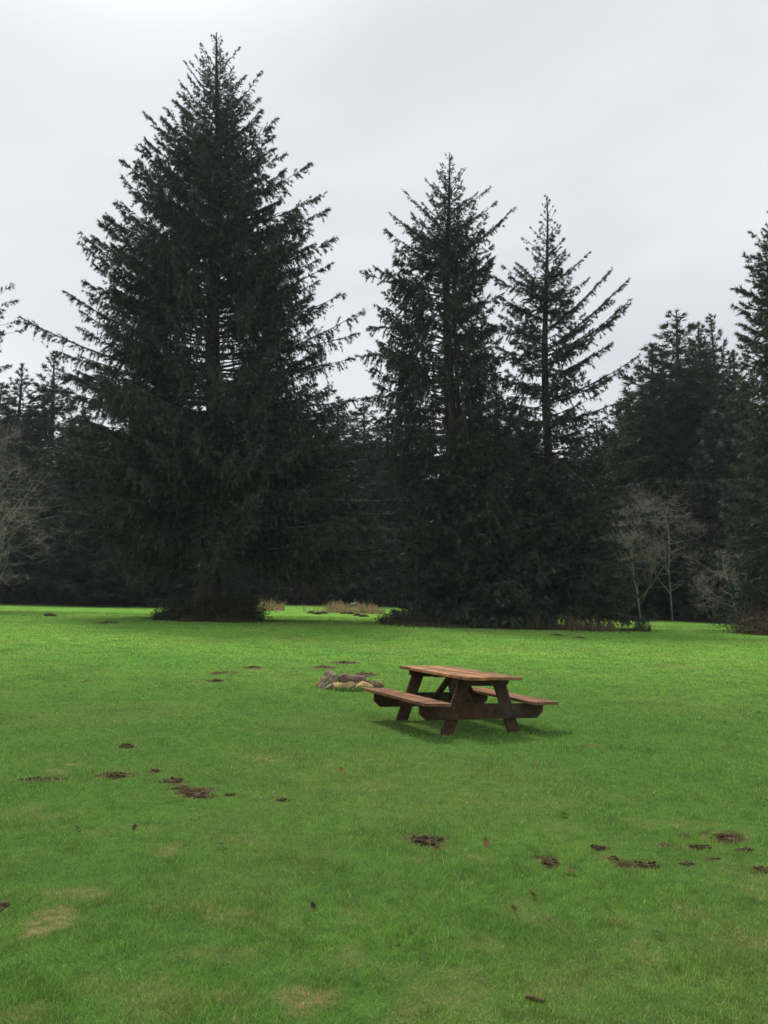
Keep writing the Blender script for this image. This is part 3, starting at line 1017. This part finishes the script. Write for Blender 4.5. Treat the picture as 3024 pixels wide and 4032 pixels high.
strip_stalks('dry_bank_grass', 'tan dead grass bank along the wood edge behind the right lawn', 'grass', 1385, 1640, 71.5, 66, 7000, .3, .95, .06, straw_mat('tan_bank', (.12, .08, .04), (.36, .24, .12)), 307, 2.6, .5)
strip_stalks('dim_bank_grass', 'dim brown grass fringe along the left wood edge', 'grass', -60, 350, 79, 74.5, 6000, .2, .7, .06, M_WEEDY, 308, 1.6, .5)

# fallen pale log among the far reeds
r = np.random.default_rng(5)
pa = at(757 * SX, 2382, 73.5); pb = at(773 * SX, 2379, 73.5)
tb = Tubes()
P = np.linspace(pa, pb, 6)
P[:, 2] += np.array([0, .05, .08, .09, .08, .1])
tb.add(P - P[0], [.10, .11, .10, .09, .08, .05], 7, .3)
tb.add(np.array([[.5, 0, -.9], [.55, 0, .1]]), [.07, .05], 6)
tag(link('fallen_log', tb.mesh('fallen_log'), M_ALDER, None, P[0]), 'short pale dead log propped among the far reeds', 'log')

# ------------------------------------------------------------------ picnic table
def wood_mat(name, a, b, dark, axis, stain=.5):
    t = NT(name)
    sc = [14, 14, 14]
    sc[axis] = .9
    v = t.coord('Object', tuple(sc))
    g = t.noise(v, 2.2, 7, .7)
    v2 = t.coord('Object')
    st = t.noise(v2, 3.0, 5, .65)
    wv = t.coord('Object', (7, 7, 7) if axis != 1 else (7, .35, 7))
    board = t.noise(wv, 1.0, 1, .3)
    c = t.mix(t.ramp(g, [(.3, 0.), (.7, 1.)]), a, b)
    c = t.mix(t.ramp(board, [(.40, 0.), (.56, .65)]), c, tuple(q * .62 for q in a))
    c = t.mix(t.ramp(t.noise(v2, 1.4, 4, .6), [(.45, 0.), (.62, .45)]), c, tuple((q + .09) * .62 for q in a))
    c = t.mix(t.ramp(st, [(.47, 0.), (.64, stain)]), c, dark)
    ro = t.ramp(st, [(.35, .7), (.7, .45)])
    return t.done(t.bsdf(c, ro, .16, t.bump(g, .004)))


W_TOP = wood_mat('weathered_orange_boards', (.27, .125, .050), (.52, .28, .13), (.07, .034, .014), 1, .85)
W_SEAT = wood_mat('weathered_bench_boards', (.19, .080, .034), (.39, .18, .080), (.05, .024, .012), 1, .9)
W_LEG = wood_mat('shade_darkened_timber', (.052, .027, .013), (.105, .052, .025), (.022, .013, .008), 0, .7)  # brown frame timber, the shade below the top put into its colour


def boxm(bm, c, size, rot=None, bev=.004, taper=None):
    m = bmesh.ops.create_cube(bm, size=1)
    vs = m['verts']
    bmesh.ops.scale(bm, vec=size, verts=vs)
    if rot is not None: bmesh.ops.rotate(bm, cent=(0, 0, 0), matrix=rot, verts=vs)
    bmesh.ops.translate(bm, vec=c, verts=vs)
    es = list({e for v in vs for e in v.link_edges})
    if bev: bmesh.ops.bevel(bm, geom=es, offset=bev, segments=2, affect='EDGES', profile=.6)


def prism(bm, pts, y0, y1, bev=.004):
    """polygon in the xz plane extruded along y"""
    a = [bm.verts.new((p[0], y0, p[1])) for p in pts]
    b = [bm.verts.new((p[0], y1, p[1])) for p in pts]
    n = len(pts)
    bm.faces.new(a)
    bm.faces.new(b[::-1])
    for i in range(n): bm.faces.new((a[i], b[i], b[(i + 1) % n], a[(i + 1) % n]))
    bmesh.ops.recalc_face_normals(bm, faces=bm.faces)
    if bev: bmesh.ops.bevel(bm, geom=list({e for v in a + b for e in v.link_edges}), offset=bev, segments=2, affect='EDGES', profile=.6)


def bmo(name, bm, mat, parent):
    me = bpy.data.meshes.new(name)
    bm.to_mesh(me)
    bm.free()
    return link(name, me, mat, parent)


TX, TY = .9467, 11.2115
tz = CAMZ - 1.6046
table = empty('picnic_table', (TX, TY, tz), 'weathered brown wooden picnic table with two attached benches on the lawn', 'picnic table')
M = Matrix.Rotation(.4232, 3, 'Z') @ Matrix.Rotation(.0089, 3, 'X') @ Matrix.Rotation(.0344, 3, 'Y')
table.rotation_euler = M.to_euler()
L_, W_, HT, HS = 1.909, .806, .74, .432
BY = .6414
rr_ = random.Random(4)
bm = bmesh.new()
nb = 5
bw = W_ / nb
for k in range(nb):
    dl = rr_.uniform(-.006, .006)
    boxm(bm, (-W_ / 2 + bw * (k + .5), dl, HT - .019 + rr_.uniform(-.002, .001)), (bw - .007, L_, .038), Matrix.Rotation(rr_.uniform(-.006, .006), 3, 'Y'))
bmo('tabletop', bm, W_TOP, table)
SO, SW = .9525, .36
for s in (-1, 1):
    bm = bmesh.new()
    w = SW / 2
    for k in range(2):
        boxm(bm, (s * (SO - w * (k + .5)), rr_.uniform(-.008, .008), HS - .019 + rr_.uniform(-.002, .001)), (w - .006, L_, .038), Matrix.Rotation(rr_.uniform(-.01, .01), 3, 'Y'))
    bmo('bench', bm, W_SEAT, table)
BH = .19  # depth of the bench carriers
for sy in (-1, 1):
    y0 = sy * BY
    # legs on the outer face
    for s in (-1, 1):
        bm = bmesh.new()
        zt, zb = HT - .040, -.03
        xt, xb = s * .235, s * .508
        hw = .088
        prism(bm, [(xt - hw, zt), (xt + hw, zt), (xb + hw, zb), (xb - hw, zb)], y0 - .019, y0 + .019)
        bmo('leg', bm, W_LEG, table)
    # bench carrier
    bm = bmesh.new()
    zt = HS - .040
    zb = zt - BH
    e = .8926
    ye = y0 + sy * .0405
    prism(bm, [(-e, zt), (e, zt), (e, zb + BH * .42), (e - .095, zb), (-e + .095, zb), (-e, zb + BH * .42)], ye - .019, ye + .019)
    bmo('cross_beam', bm, W_LEG, table)
    # top cleat
    bm = bmesh.new()
    yc = y0 + sy * .0405
    prism(bm, [(-.37, HT - .040), (.37, HT - .040), (.37, HT - .09), (.33, HT - .13), (-.33, HT - .13), (-.37, HT - .09)], yc - .019, yc + .019)
    bmo('top_cleat', bm, W_LEG, table)
    # diagonal brace from carrier to the middle of the top
    bm = bmesh.new()
    A_ = Vector((0, y0 - sy * .03, HS - .12))
    B_ = Vector((0, sy * .12, HT - .045))
    d = B_ - A_
    ang = math.atan2(d.z, d.y)
    boxm(bm, (A_ + B_) / 2, (.09, d.length, .038), Matrix.Rotation(ang, 3, 'X'))
    bmo('diagonal_brace', bm, W_LEG, table)
bm = bmesh.new()
boxm(bm, (0, 0, HT - .062), (.70, .089, .038))
bmo('middle_cleat', bm, W_LEG, table)
# bolt heads on the near cross beam
mt_ = NT('rusty_bolt'); M_BOLT = mt_.done(mt_.bsdf((.12, .09, .07), .5, .5))
for s in (-1, 1):
    for dz in (.05, .14):
        bm = bmesh.new()
        bmesh.ops.create_cone(bm, cap_ends=True, segments=10, radius1=.012, radius2=.009, depth=.010)
        bmesh.ops.rotate(bm, cent=(0, 0, 0), matrix=Matrix.Rotation(math.pi / 2, 3, 'X'), verts=bm.verts)
        bmesh.ops.translate(bm, vec=(s * (.40 + .04 * (1 - dz / .14)), -BY - .0650, HS - .040 - dz), verts=bm.verts)
        bmo('bolt', bm, M_BOLT, table)


# ------------------------------------------------------------------ fire ring rocks
def rock_mat(name, a, b, c):
    t = NT(name)
    v = t.coord('Object')
    n1 = t.noise(v, 7, 6, .65)
    n2 = t.noise(v, 22, 5, .7)
    col = t.mix(t.ramp(n1, [(.4, 0.), (.6, 1.)]), a, b)
    col = t.mix(t.ramp(n2, [(.5, 0.), (.68, .8)]), col, c)
    return t.done(t.bsdf(col, .9, .06, t.bump(n2, .02)))


RK = {'grey': rock_mat('rock_grey_tan', (.29, .235, .155), (.17, .14, .10), (.48, .41, .29)),
      'tan': rock_mat('rock_orange_tan', (.40, .26, .12), (.26, .16, .075), (.52, .38, .22)),
      'purple': rock_mat('rock_purple_brown', (.15, .09, .075), (.23, .145, .12), (.32, .23, .19)),
      'mossy': rock_mat('rock_olive', (.16, .14, .085), (.24, .17, .09), (.34, .28, .18))}


def rock(label, x, y, size, seed, mat, zlift=0., rot=(0, 0, 0), bumpy=.05):
    r = np.random.default_rng(seed)
    bm = bmesh.new()
    for k in range(16):
        d = r.normal(size=3)
        d /= np.linalg.norm(d)
        d = np.sign(d) * np.abs(d) ** .75
        bm.verts.new((d * np.array(size) / 2 * r.uniform(.85, 1.1)).tolist())
    res = bmesh.ops.convex_hull(bm, input=bm.verts)
    bmesh.ops.delete(bm, geom=list({g for g in res['geom_interior'] + res['geom_unused'] if isinstance(g, bmesh.types.BMVert)}), context='VERTS')
    bmesh.ops.triangulate(bm, faces=bm.faces)
    bmesh.ops.bevel(bm, geom=bm.edges[:], offset=min(size) * .05, segments=1, affect='EDGES')
    bmesh.ops.triangulate(bm, faces=bm.faces)
    for _ in range(2): bmesh.ops.subdivide_edges(bm, edges=bm.edges[:], cuts=1, use_grid_fill=True)
    from mathutils import noise as mn
    s = max(size)
    for v in bm.verts:
        p = v.co * (6 / s) + Vector((seed, 0, 0))
        v.co += v.co.normalized() * (mn.noise(p) * s * bumpy + mn.noise(p * 3) * s * bumpy * .5)
    bmesh.ops.rotate(bm, cent=(0, 0, 0), matrix=Euler(rot).to_matrix(), verts=bm.verts)
    me = bpy.data.meshes.new('rock')
    bm.to_mesh(me)
    bm.free()
    z = float(ground_z(x, y)) + size[2] * .5 - .03 + zlift
    o = link('fire_ring_rock', me, RK[mat], None, (x, y, z))
    return tag(o, label, 'rock', 'stones of the fire ring')


D0 = 15.0


def rx_(p, D): return (1220 + p * .205 - 1512) / F * D


rock('tall craggy grey and tan boulder at the left end of the fire ring', rx_(400, 15.45), 15.45, (0.456, 0.410, 0.343), 3, 'grey', 0, (0, -.25, .4), .09)
rock('small pale stone peeking out at the far left foot of the tall boulder', rx_(185, 15.60), 15.60, (0.114, 0.114, 0.133), 4, 'tan', 0)
rock('pointed purple brown stone leaning behind the tall boulder in the ring', rx_(690, 15.75), 15.75, (0.319, 0.228, 0.299), 16, 'purple', 0, (.2, .3, 0), .04)
rock('long dark red stone lying along the back of the fire ring', rx_(960, 15.92), 15.92, (0.479, 0.194, 0.222), 6, 'purple', .02, (.1, .02, 0), .04)
rock('flat topped orange tan stone at the front of the ring behind the grass tuft', rx_(690, 15.18), 15.18, (0.570, 0.274, 0.166), 7, 'tan', .01, (.14, 0, .06), .04)
rock('flat orange slab between the front stone and the right end stone', rx_(1040, 15.30), 15.30, (0.388, 0.342, 0.144), 18, 'tan', .03, (.18, 0, -.1), .03)
rock('olive brown block closing the right end of the fire ring', rx_(1270, 15.45), 15.45, (0.410, 0.319, 0.211), 9, 'mossy', 0, (0, .08, -.2), .05)
rock('small grey cobble between the pointed stone and the red stone', rx_(800, 15.60), 15.60, (.20, .16, .17), 21, 'grey', 0)
rock('low brown cobble behind the right end block', rx_(1190, 15.75), 15.75, (.24, .18, .17), 22, 'purple', 0)
rock('rounded tan cobble wedged under the front of the tall boulder', rx_(370, 15.20), 15.20, (0.205, 0.160, 0.133), 12, 'grey', 0)


def tuft(label, x, y, rx, ry, n, h0, h1, w, seed, lean=.8, mat=None):
    r = np.random.default_rng(seed)
    a = r.random(n) * 6.28
    q = np.sqrt(r.random(n))
    bx, by = x + np.cos(a) * rx * q, y + np.sin(a) * ry * q
    base = np.stack([bx, by, ground_z(bx, by) - .01], 1)
    V, Fq, T = stalks(base, r.uniform(h0, h1, n), w * r.uniform(.7, 1.3, n), lean, r, 5, .9)
    c = np.array(gp(x, y))
    return tag(link('grass_tuft', mesh_np('grass_tuft', V - c, Fq, dict(tint=T)), mat or M_TUFT, None, c), label, 'grass tuft')


tuft('long drooping green grass tuft against the front stones of the fire ring', rx_(760, 14.95), 14.95, .26, .10, 260, .08, .2, .007, 400)
tuft('thin pale grass wisps at the right end of the fire ring', rx_(1390, 15.4), 15.35, .05, .04, 14, .12, .22, .007, 401, .3)
p = G2(760, 1488)
tuft('darker longer grass clump added to stand for the table shadow by the right bench end', *(G(2215, 2888)[:2]), .16, .12, 160, .05, .11, .006, 403)  # dark clump added in place of the table's shadow on the lawn

# ------------------------------------------------------------------ soil clods on the dirt patches
M_SOIL = rock_mat('crumbly_soil', (.044, .029, .018), (.078, .052, .032), (.13, .095, .060))


def clods(label, E_, seed, far, k_=0):
    c, a, b = E_
    r = np.random.default_rng(seed)
    D = c[1]
    n = int(np.clip(a * b * 5200, 90, 1100)) if not far else 140
    sp_ = .38 if k_ in (15, 16) else .62 if far else 1.45 if a * b > .05 and k_ not in (7, 24) else .8
    bm_v, bm_f = [], []
    ico = bmesh.new()
    bmesh.ops.create_icosphere(ico, subdivisions=1, radius=1)
    base = np.array([v.co[:] for v in ico.verts])
    fc = np.array([[v.index for v in f.verts] for f in ico.faces])
    ico.free()
    off = 0
    for k in range(n):
        q = math.sqrt(r.random())
        an = r.random() * 6.28
        x = c[0] + math.cos(an) * a * q * sp_
        y = c[1] + math.sin(an) * b * q * sp_
        s = (.004 + .011 * r.random() ** 3) * (1 + .5 * (D > 9) + .5 * (D > 12) + .8 * (D > 25)) * (1.25 - .5 * q)
        if fbm(x, y, 7, 71, 3) < .38 + .22 * q * q: continue
        v = base * r.uniform(.55, 1.3, (len(base), 1)) * s * np.array([1.3, 1, .75])
        bm_v.append(v + [x - c[0], y - c[1], float(ground_z(x, y)) + s * .45 * (1 + r.random()) - c[2]])
        bm_f.append(fc + off)
        off += len(base)
    # the broken ground itself: a low ragged crust under the crumbs
    na, nr = 40, 9
    an = np.arange(na) / na * 2 * np.pi
    edge = (.55 if far else -.02) + .95 * fbm(np.cos(an) * 1.3 + seed, np.sin(an) * 1.3, 1.6, 5, 3) - .12
    q = np.linspace(0, 1, nr)[1:]
    XX = np.outer(q, np.cos(an) * edge * a); YY = np.outer(q, np.sin(an) * edge * b)
    hz = (.004 + .012 * (1 - q[:, None] ** 2) * fbm(XX + c[0], YY + c[1], 14, 6, 3)) * (1 + .6 * (D > 12))
    hz[-1] = -.012
    ZZ = ground_z(XX + c[0], YY + c[1]) - c[2] + hz
    cv = np.concatenate([np.stack([XX, YY, ZZ], -1).reshape(-1, 3), [[0, 0, .012]]])
    cf = [[(i * na) + j, i * na + (j + 1) % na, (i + 1) * na + (j + 1) % na] for i in range(nr - 2) for j in range(na)]
    cf += [[(i * na) + j, (i + 1) * na + (j + 1) % na, (i + 1) * na + j] for i in range(nr - 2) for j in range(na)]
    cf += [[len(cv) - 1, j, (j + 1) % na] for j in range(na)]
    bm_v.append(cv); bm_f.append(np.array(cf) + off)
    o = link('soil_patch', mesh_np('soil_patch', np.concatenate(bm_v), np.concatenate(bm_f)), M_SOIL, None, c)
    return tag(o, label, 'soil patch', 'bare soil scrapes in the lawn')


for k, (d, e) in enumerate(zip(DIRT, DIRT_E)):
    clods(d[4], e, 500 + k, e[0][1] > 18, k)

# far molehills in the bright gap
for k, (px, py, lab) in enumerate((
        (672, 1324.6, 'leftmost tiny molehill in the bright far gap'), (694, 1325.4, 'second molehill from the left in the bright far gap, long one'),
        (686, 1327, 'molehill just in front of the left pair in the far gap'), (746, 1326, 'molehill in the middle of the far gap, left of a touching pair'),
        (756, 1326.4, 'molehill in the middle of the far gap, right of a touching pair'), (773, 1330.4, 'lone molehill in the far gap, right of the middle pair'),
        (786, 1332.3, 'nearest and rightmost molehill in the bright far gap'), (820, 1324.5, 'molehill close before the long reed patch'),
        (108, 1331, 'lone molehill on the bright grass left of the big spruce'))):
    p = G2(px, py)
    r = np.random.default_rng(600 + k)
    bm = bmesh.new()
    bmesh.ops.create_icosphere(bm, subdivisions=3, radius=1)
    from mathutils import noise as mn
    for v in bm.verts:
        v.co *= 1 + .5 * mn.noise(v.co * 2.2 + Vector((k * 3, 0, 0)))
        v.co = Vector((v.co.x * .34 * (1.4 if k in (1, 3) else 1), v.co.y * .3, max(v.co.z, -.3) * .17))
    me = bpy.data.meshes.new('molehill')
    bm.to_mesh(me); bm.free()
    tag(link('molehill', me, M_SOIL, None, p), lab, 'molehill', 'small molehills on the far grass')

# ------------------------------------------------------------------ fallen leaves, cone, weeds
def leafmat(name, a, b):
    t = NT(name)
    n = t.noise(t.coord('Object'), 40, 4)
    return t.done(t.bsdf(t.mix(n, a, b), .7, .06))


L_TAN = leafmat('tan_leaf', (.25, .145, .065), (.36, .22, .11))
L_DK = leafmat('dark_leaf', (.06, .045, .025), (.12, .085, .045))


def leaf(label, px, py, size, mat, rot, seed):
    p = G2(px, py)
    bm = bmesh.new()
    n = 9
    rows = []
    for i in range(n):
        t = i / (n - 1)
        w = .33 * math.sin(math.pi * t ** .8) ** .8 + .01
        curl = .25 * (t - .5) ** 2
        rows.append([bm.verts.new((s * w * size, (t - .5) * size, (curl + .22 * abs(s) * w) * size)) for s in (-1, -.5, 0, .5, 1)])
    for i in range(n - 1):
        for j in range(4): bm.faces.new((rows[i][j], rows[i][j + 1], rows[i + 1][j + 1], rows[i + 1][j]))
    bmesh.ops.solidify(bm, geom=bm.faces[:], thickness=.0012)
    me = bpy.data.meshes.new('leaf')
    bm.to_mesh(me); bm.free()
    o = link('fallen_leaf', me, mat, None, p + np.array([0, 0, .022]))
    o.rotation_euler = rot
    return tag(o, label, 'leaf', 'fallen leaves on the lawn')


leaf('largest fallen leaf, tan brown, upright right of the oval soil patch', 1050, 1828, .075, L_TAN, (.9, .2, .5), 1)
leaf('curled pale brown leaf on the lawn above the long right soil patch', 1217, 1767, .075, L_TAN, (.3, .5, 1.0), 2)
leaf('small rusty leaf on the lawn left below the picnic table', 737, 1671, .075, L_TAN, (.8, .1, .2), 3)
leaf('flat grey brown leaf below the dark soil hole on the right', 1230, 1891, .075, L_TAN, (.15, .2, 1.3), 4)
leaf('small dark leaf standing on the lower right lawn', 1110, 1972, .042, L_DK, (.4, 0, .3), 5)
leaf('dark pointed leaf standing on the left lawn below the soil patches', 291, 1795, .05, L_DK, (.9, .1, -.3), 6)
leaf('dark flat leaf left of the pointed one on the left lawn', 166, 1797, .07, L_DK, (.3, .4, 1.2), 7)
leaf('tiny tan leaf just below the right foot of the picnic table', 1114, 1631, .06, L_TAN, (.5, 0, 1.0), 8)
leaf('dark leaf above the small one on the lower right lawn', 1152, 1946, .05, L_DK, (.6, 0, 1.0), 9)
leaf('dark leaf on the lower middle lawn', 676, 1967, .045, L_DK, (.9, 0, .4), 10)

p = G2(1156, 2163)
tb = Tubes()
tt = np.linspace(0, 1, 9)
P = np.stack([-.05 + .10 * tt, .01 - .035 * tt, .022 + .006 * np.sin(tt * 6)], 1)
tb.add(P * [.8, .8, .55], .007 * np.sin(np.clip(tt * .85 + .12, 0, 1) * math.pi) + .003, 8, .5)
tag(link('spruce_cone', tb.mesh('spruce_cone'), L_DK, None, p), 'small dark spruce cone lying near the bottom of the lawn', 'cone')

M_WEED = leafmat('weed_leaf', (.035, .095, .03), (.06, .14, .045))


def weed(label, px, py, n, size, seed):
    p = G2(px, py)
    r = np.random.default_rng(seed)
    bm = bmesh.new()
    for k in range(n):
        a = k * 2.4 + r.normal(0, .2)
        L = size * r.uniform(.6, 1.1)
        o = np.array([r.normal(0, size * .35), r.normal(0, size * .3), 0])
        rows = []
        for i in range(6):
            t = i / 5
            w = .2 * L * math.sin(math.pi * min(t * .9 + .06, 1))
            c = o + np.array([math.cos(a) * L * t, math.sin(a) * L * t, .03 + L * .45 * t - L * .35 * t * t])
            s = np.array([-math.sin(a), math.cos(a), 0]) * w
            rows.append([bm.verts.new((c - s + [0, 0, w * .4]).tolist()), bm.verts.new(c.tolist()), bm.verts.new((c + s + [0, 0, w * .4]).tolist())])
        for i in range(5):
            for j in range(2): bm.faces.new((rows[i][j], rows[i][j + 1], rows[i + 1][j + 1], rows[i + 1][j]))
    me = bpy.data.meshes.new('weed')
    bm.to_mesh(me); bm.free()
    tag(link('lawn_weed', me, M_WEED, None, p), label, 'weed', 'broad leaved weeds in the lawn')


weed('broad leaved grey green weed patch near the right bottom of the lawn', 1420, 2032, 26, 0.025, 1)
weed('greyish weed rosette near the bottom left of centre', 765, 2130, 14, 0.020, 2)
weed('dark green weed clump right of the dry spot on the left lawn', 475, 1835, 22, 0.027, 3)
weed('small weed clump above the far right scattered clods', 980, 1708, 14, 0.023, 4)
weed('green weed by the lower right cone', 950, 1735, 12, 0.023, 5)
weed('weed rosettes left of the lower right pale grass', 1310, 1965, 16, 0.020, 6)
weed('weed in the lower left lawn above the pale bottom spot', 660, 1985, 14, 0.020, 7)
weed('weed tuft low on the lawn before the picnic table', 315, 1530, 20, 0.045, 8)

# ------------------------------------------------------------------ added air volume standing in for glare
bm = bmesh.new()
bmesh.ops.create_cube(bm, size=1)
bmesh.ops.scale(bm, vec=(640, 640, 64), verts=bm.verts)
bmesh.ops.translate(bm, vec=(0, 0, 26), verts=bm.verts)
t = NT('glare_haze_air')
v = t.n('ShaderNodeVolumePrincipled')
v.inputs['Color'].default_value = (.86, .92, 1, 1)
v.inputs['Density'].default_value = .00025
v.inputs['Anisotropy'].default_value = .3
t.l(v.outputs[0], t.out.inputs['Volume'])
me = bpy.data.meshes.new('glare_haze'); bm.to_mesh(me); bm.free()
me.materials.append(t.m)
tag(link('glare_haze', me, None), 'thin air volume added over the field to stand in for glare on the treetops', 'glare_haze', kind='stuff')

# ------------------------------------------------------------------ sky and sun
SUN_EL, SUN_AZ = R(59), R(-25)      # azimuth from +y towards +x
w = bpy.data.worlds.new("World")
SC.world = w
w.use_nodes = True
nt = w.node_tree
nt.nodes.clear()
N = nt.nodes.new
out = N('ShaderNodeOutputWorld'); bg = N('ShaderNodeBackground')
sky = N('ShaderNodeTexSky'); sky.sky_type = 'NISHITA'; sky.sun_disc = False
sky.sun_elevation = SUN_EL; sky.sun_rotation = SUN_AZ
sky.air_density = 1; sky.dust_density = 3
ssc = N('ShaderNodeMix'); ssc.data_type = 'RGBA'; ssc.blend_type = 'MULTIPLY'; ssc.inputs[0].default_value = 1
nt.links.new(sky.outputs[0], ssc.inputs[6]); ssc.inputs[7].default_value = (.10, .10, .10, 1)
tc = N('ShaderNodeTexCoord')
mp = N('ShaderNodeMapping'); mp.inputs['Scale'].default_value = (1, 1, 2.6); mp.inputs['Location'].default_value = (.4, .2, .1)
nt.links.new(tc.outputs['Generated'], mp.inputs['Vector'])
cn = N('ShaderNodeTexNoise'); cn.inputs['Scale'].default_value = 1.5; cn.inputs['Detail'].default_value = 4; cn.inputs['Roughness'].default_value = .45; cn.inputs['Distortion'].default_value = .5
nt.links.new(mp.outputs[0], cn.inputs['Vector'])
cr = N('ShaderNodeValToRGB')
cr.color_ramp.elements[0].position = .36; cr.color_ramp.elements[0].color = (.67, .70, .745, 1)
cr.color_ramp.elements[1].position = .64; cr.color_ramp.elements[1].color = (.85, .875, .90, 1)
nt.links.new(cn.outputs['Fac'], cr.inputs['Fac'])
# overcast: the cloud is brighter overhead and round the hidden sun
sep = N('ShaderNodeSeparateXYZ'); nt.links.new(tc.outputs['Generated'], sep.inputs[0])
zr = N('ShaderNodeMapRange'); zr.inputs['From Min'].default_value = .60; zr.inputs['From Max'].default_value = 1.0
zr.inputs['To Min'].default_value = 1.0; zr.inputs['To Max'].default_value = 1.7
zr.interpolation_type = 'SMOOTHSTEP'
nt.links.new(sep.outputs['Z'], zr.inputs['Value'])
sd = (math.sin(SUN_AZ) * math.cos(SUN_EL), math.cos(SUN_AZ) * math.cos(SUN_EL), math.sin(SUN_EL))
dp = N('ShaderNodeVectorMath'); dp.operation = 'DOT_PRODUCT'; dp.inputs[1].default_value = sd
nt.links.new(tc.outputs['Generated'], dp.inputs[0])
sr = N('ShaderNodeMapRange'); sr.inputs['From Min'].default_value = .84; sr.inputs['From Max'].default_value = 1.0
sr.inputs['To Min'].default_value = 0.0; sr.inputs['To Max'].default_value = 1.0
nt.links.new(dp.outputs['Value'], sr.inputs['Value'])
ad = N('ShaderNodeMath'); ad.operation = 'ADD'
pw = N('ShaderNodeMath'); pw.operation = 'POWER'; pw.inputs[1].default_value = 3.0
nt.links.new(sr.outputs[0], pw.inputs[0])
gl = N('ShaderNodeMath'); gl.operation = 'MULTIPLY'; gl.inputs[1].default_value = 1.8
nt.links.new(pw.outputs[0], gl.inputs[0])
nt.links.new(zr.outputs[0], ad.inputs[0]); nt.links.new(gl.outputs[0], ad.inputs[1])
mu = N('ShaderNodeVectorMath'); mu.operation = 'SCALE'
nt.links.new(cr.outputs[0], mu.inputs[0]); nt.links.new(ad.outputs[0], mu.inputs['Scale'])
mx = N('ShaderNodeMix'); mx.data_type = 'RGBA'; mx.inputs[0].default_value = .95
nt.links.new(ssc.outputs[2], mx.inputs[6]); nt.links.new(mu.outputs[0], mx.inputs[7])
nt.links.new(mx.outputs[2], bg.inputs['Color']); bg.inputs['Strength'].default_value = 1.0
nt.links.new(bg.outputs[0], out.inputs['Surface'])
w.cycles.sampling_method = 'AUTOMATIC'

sun = bpy.data.lights.new('sun', 'SUN')
sun.energy = 2.8
sun.angle = R(11)
sun.color = (1, .96, .88)
so = bpy.data.objects.new('sun', sun)
COL.objects.link(so)
so.location = (-20, 20, 60)
so.rotation_euler = (-Vector(sd)).to_track_quat('-Z', 'Y').to_euler()

vs = SC.view_settings
vs.view_transform = 'Standard'
vs.look = 'None'
vs.exposure = 0.08
vs.gamma = 1
cy = SC.cycles
cy.max_bounces = 6
cy.diffuse_bounces = 3
cy.glossy_bounces = 2
cy.transmission_bounces = 4
cy.transparent_max_bounces = 4
cy.use_adaptive_sampling = True
cy.adaptive_threshold = .02
cy.use_denoising = True
cy.denoiser = 'OPENIMAGEDENOISE'
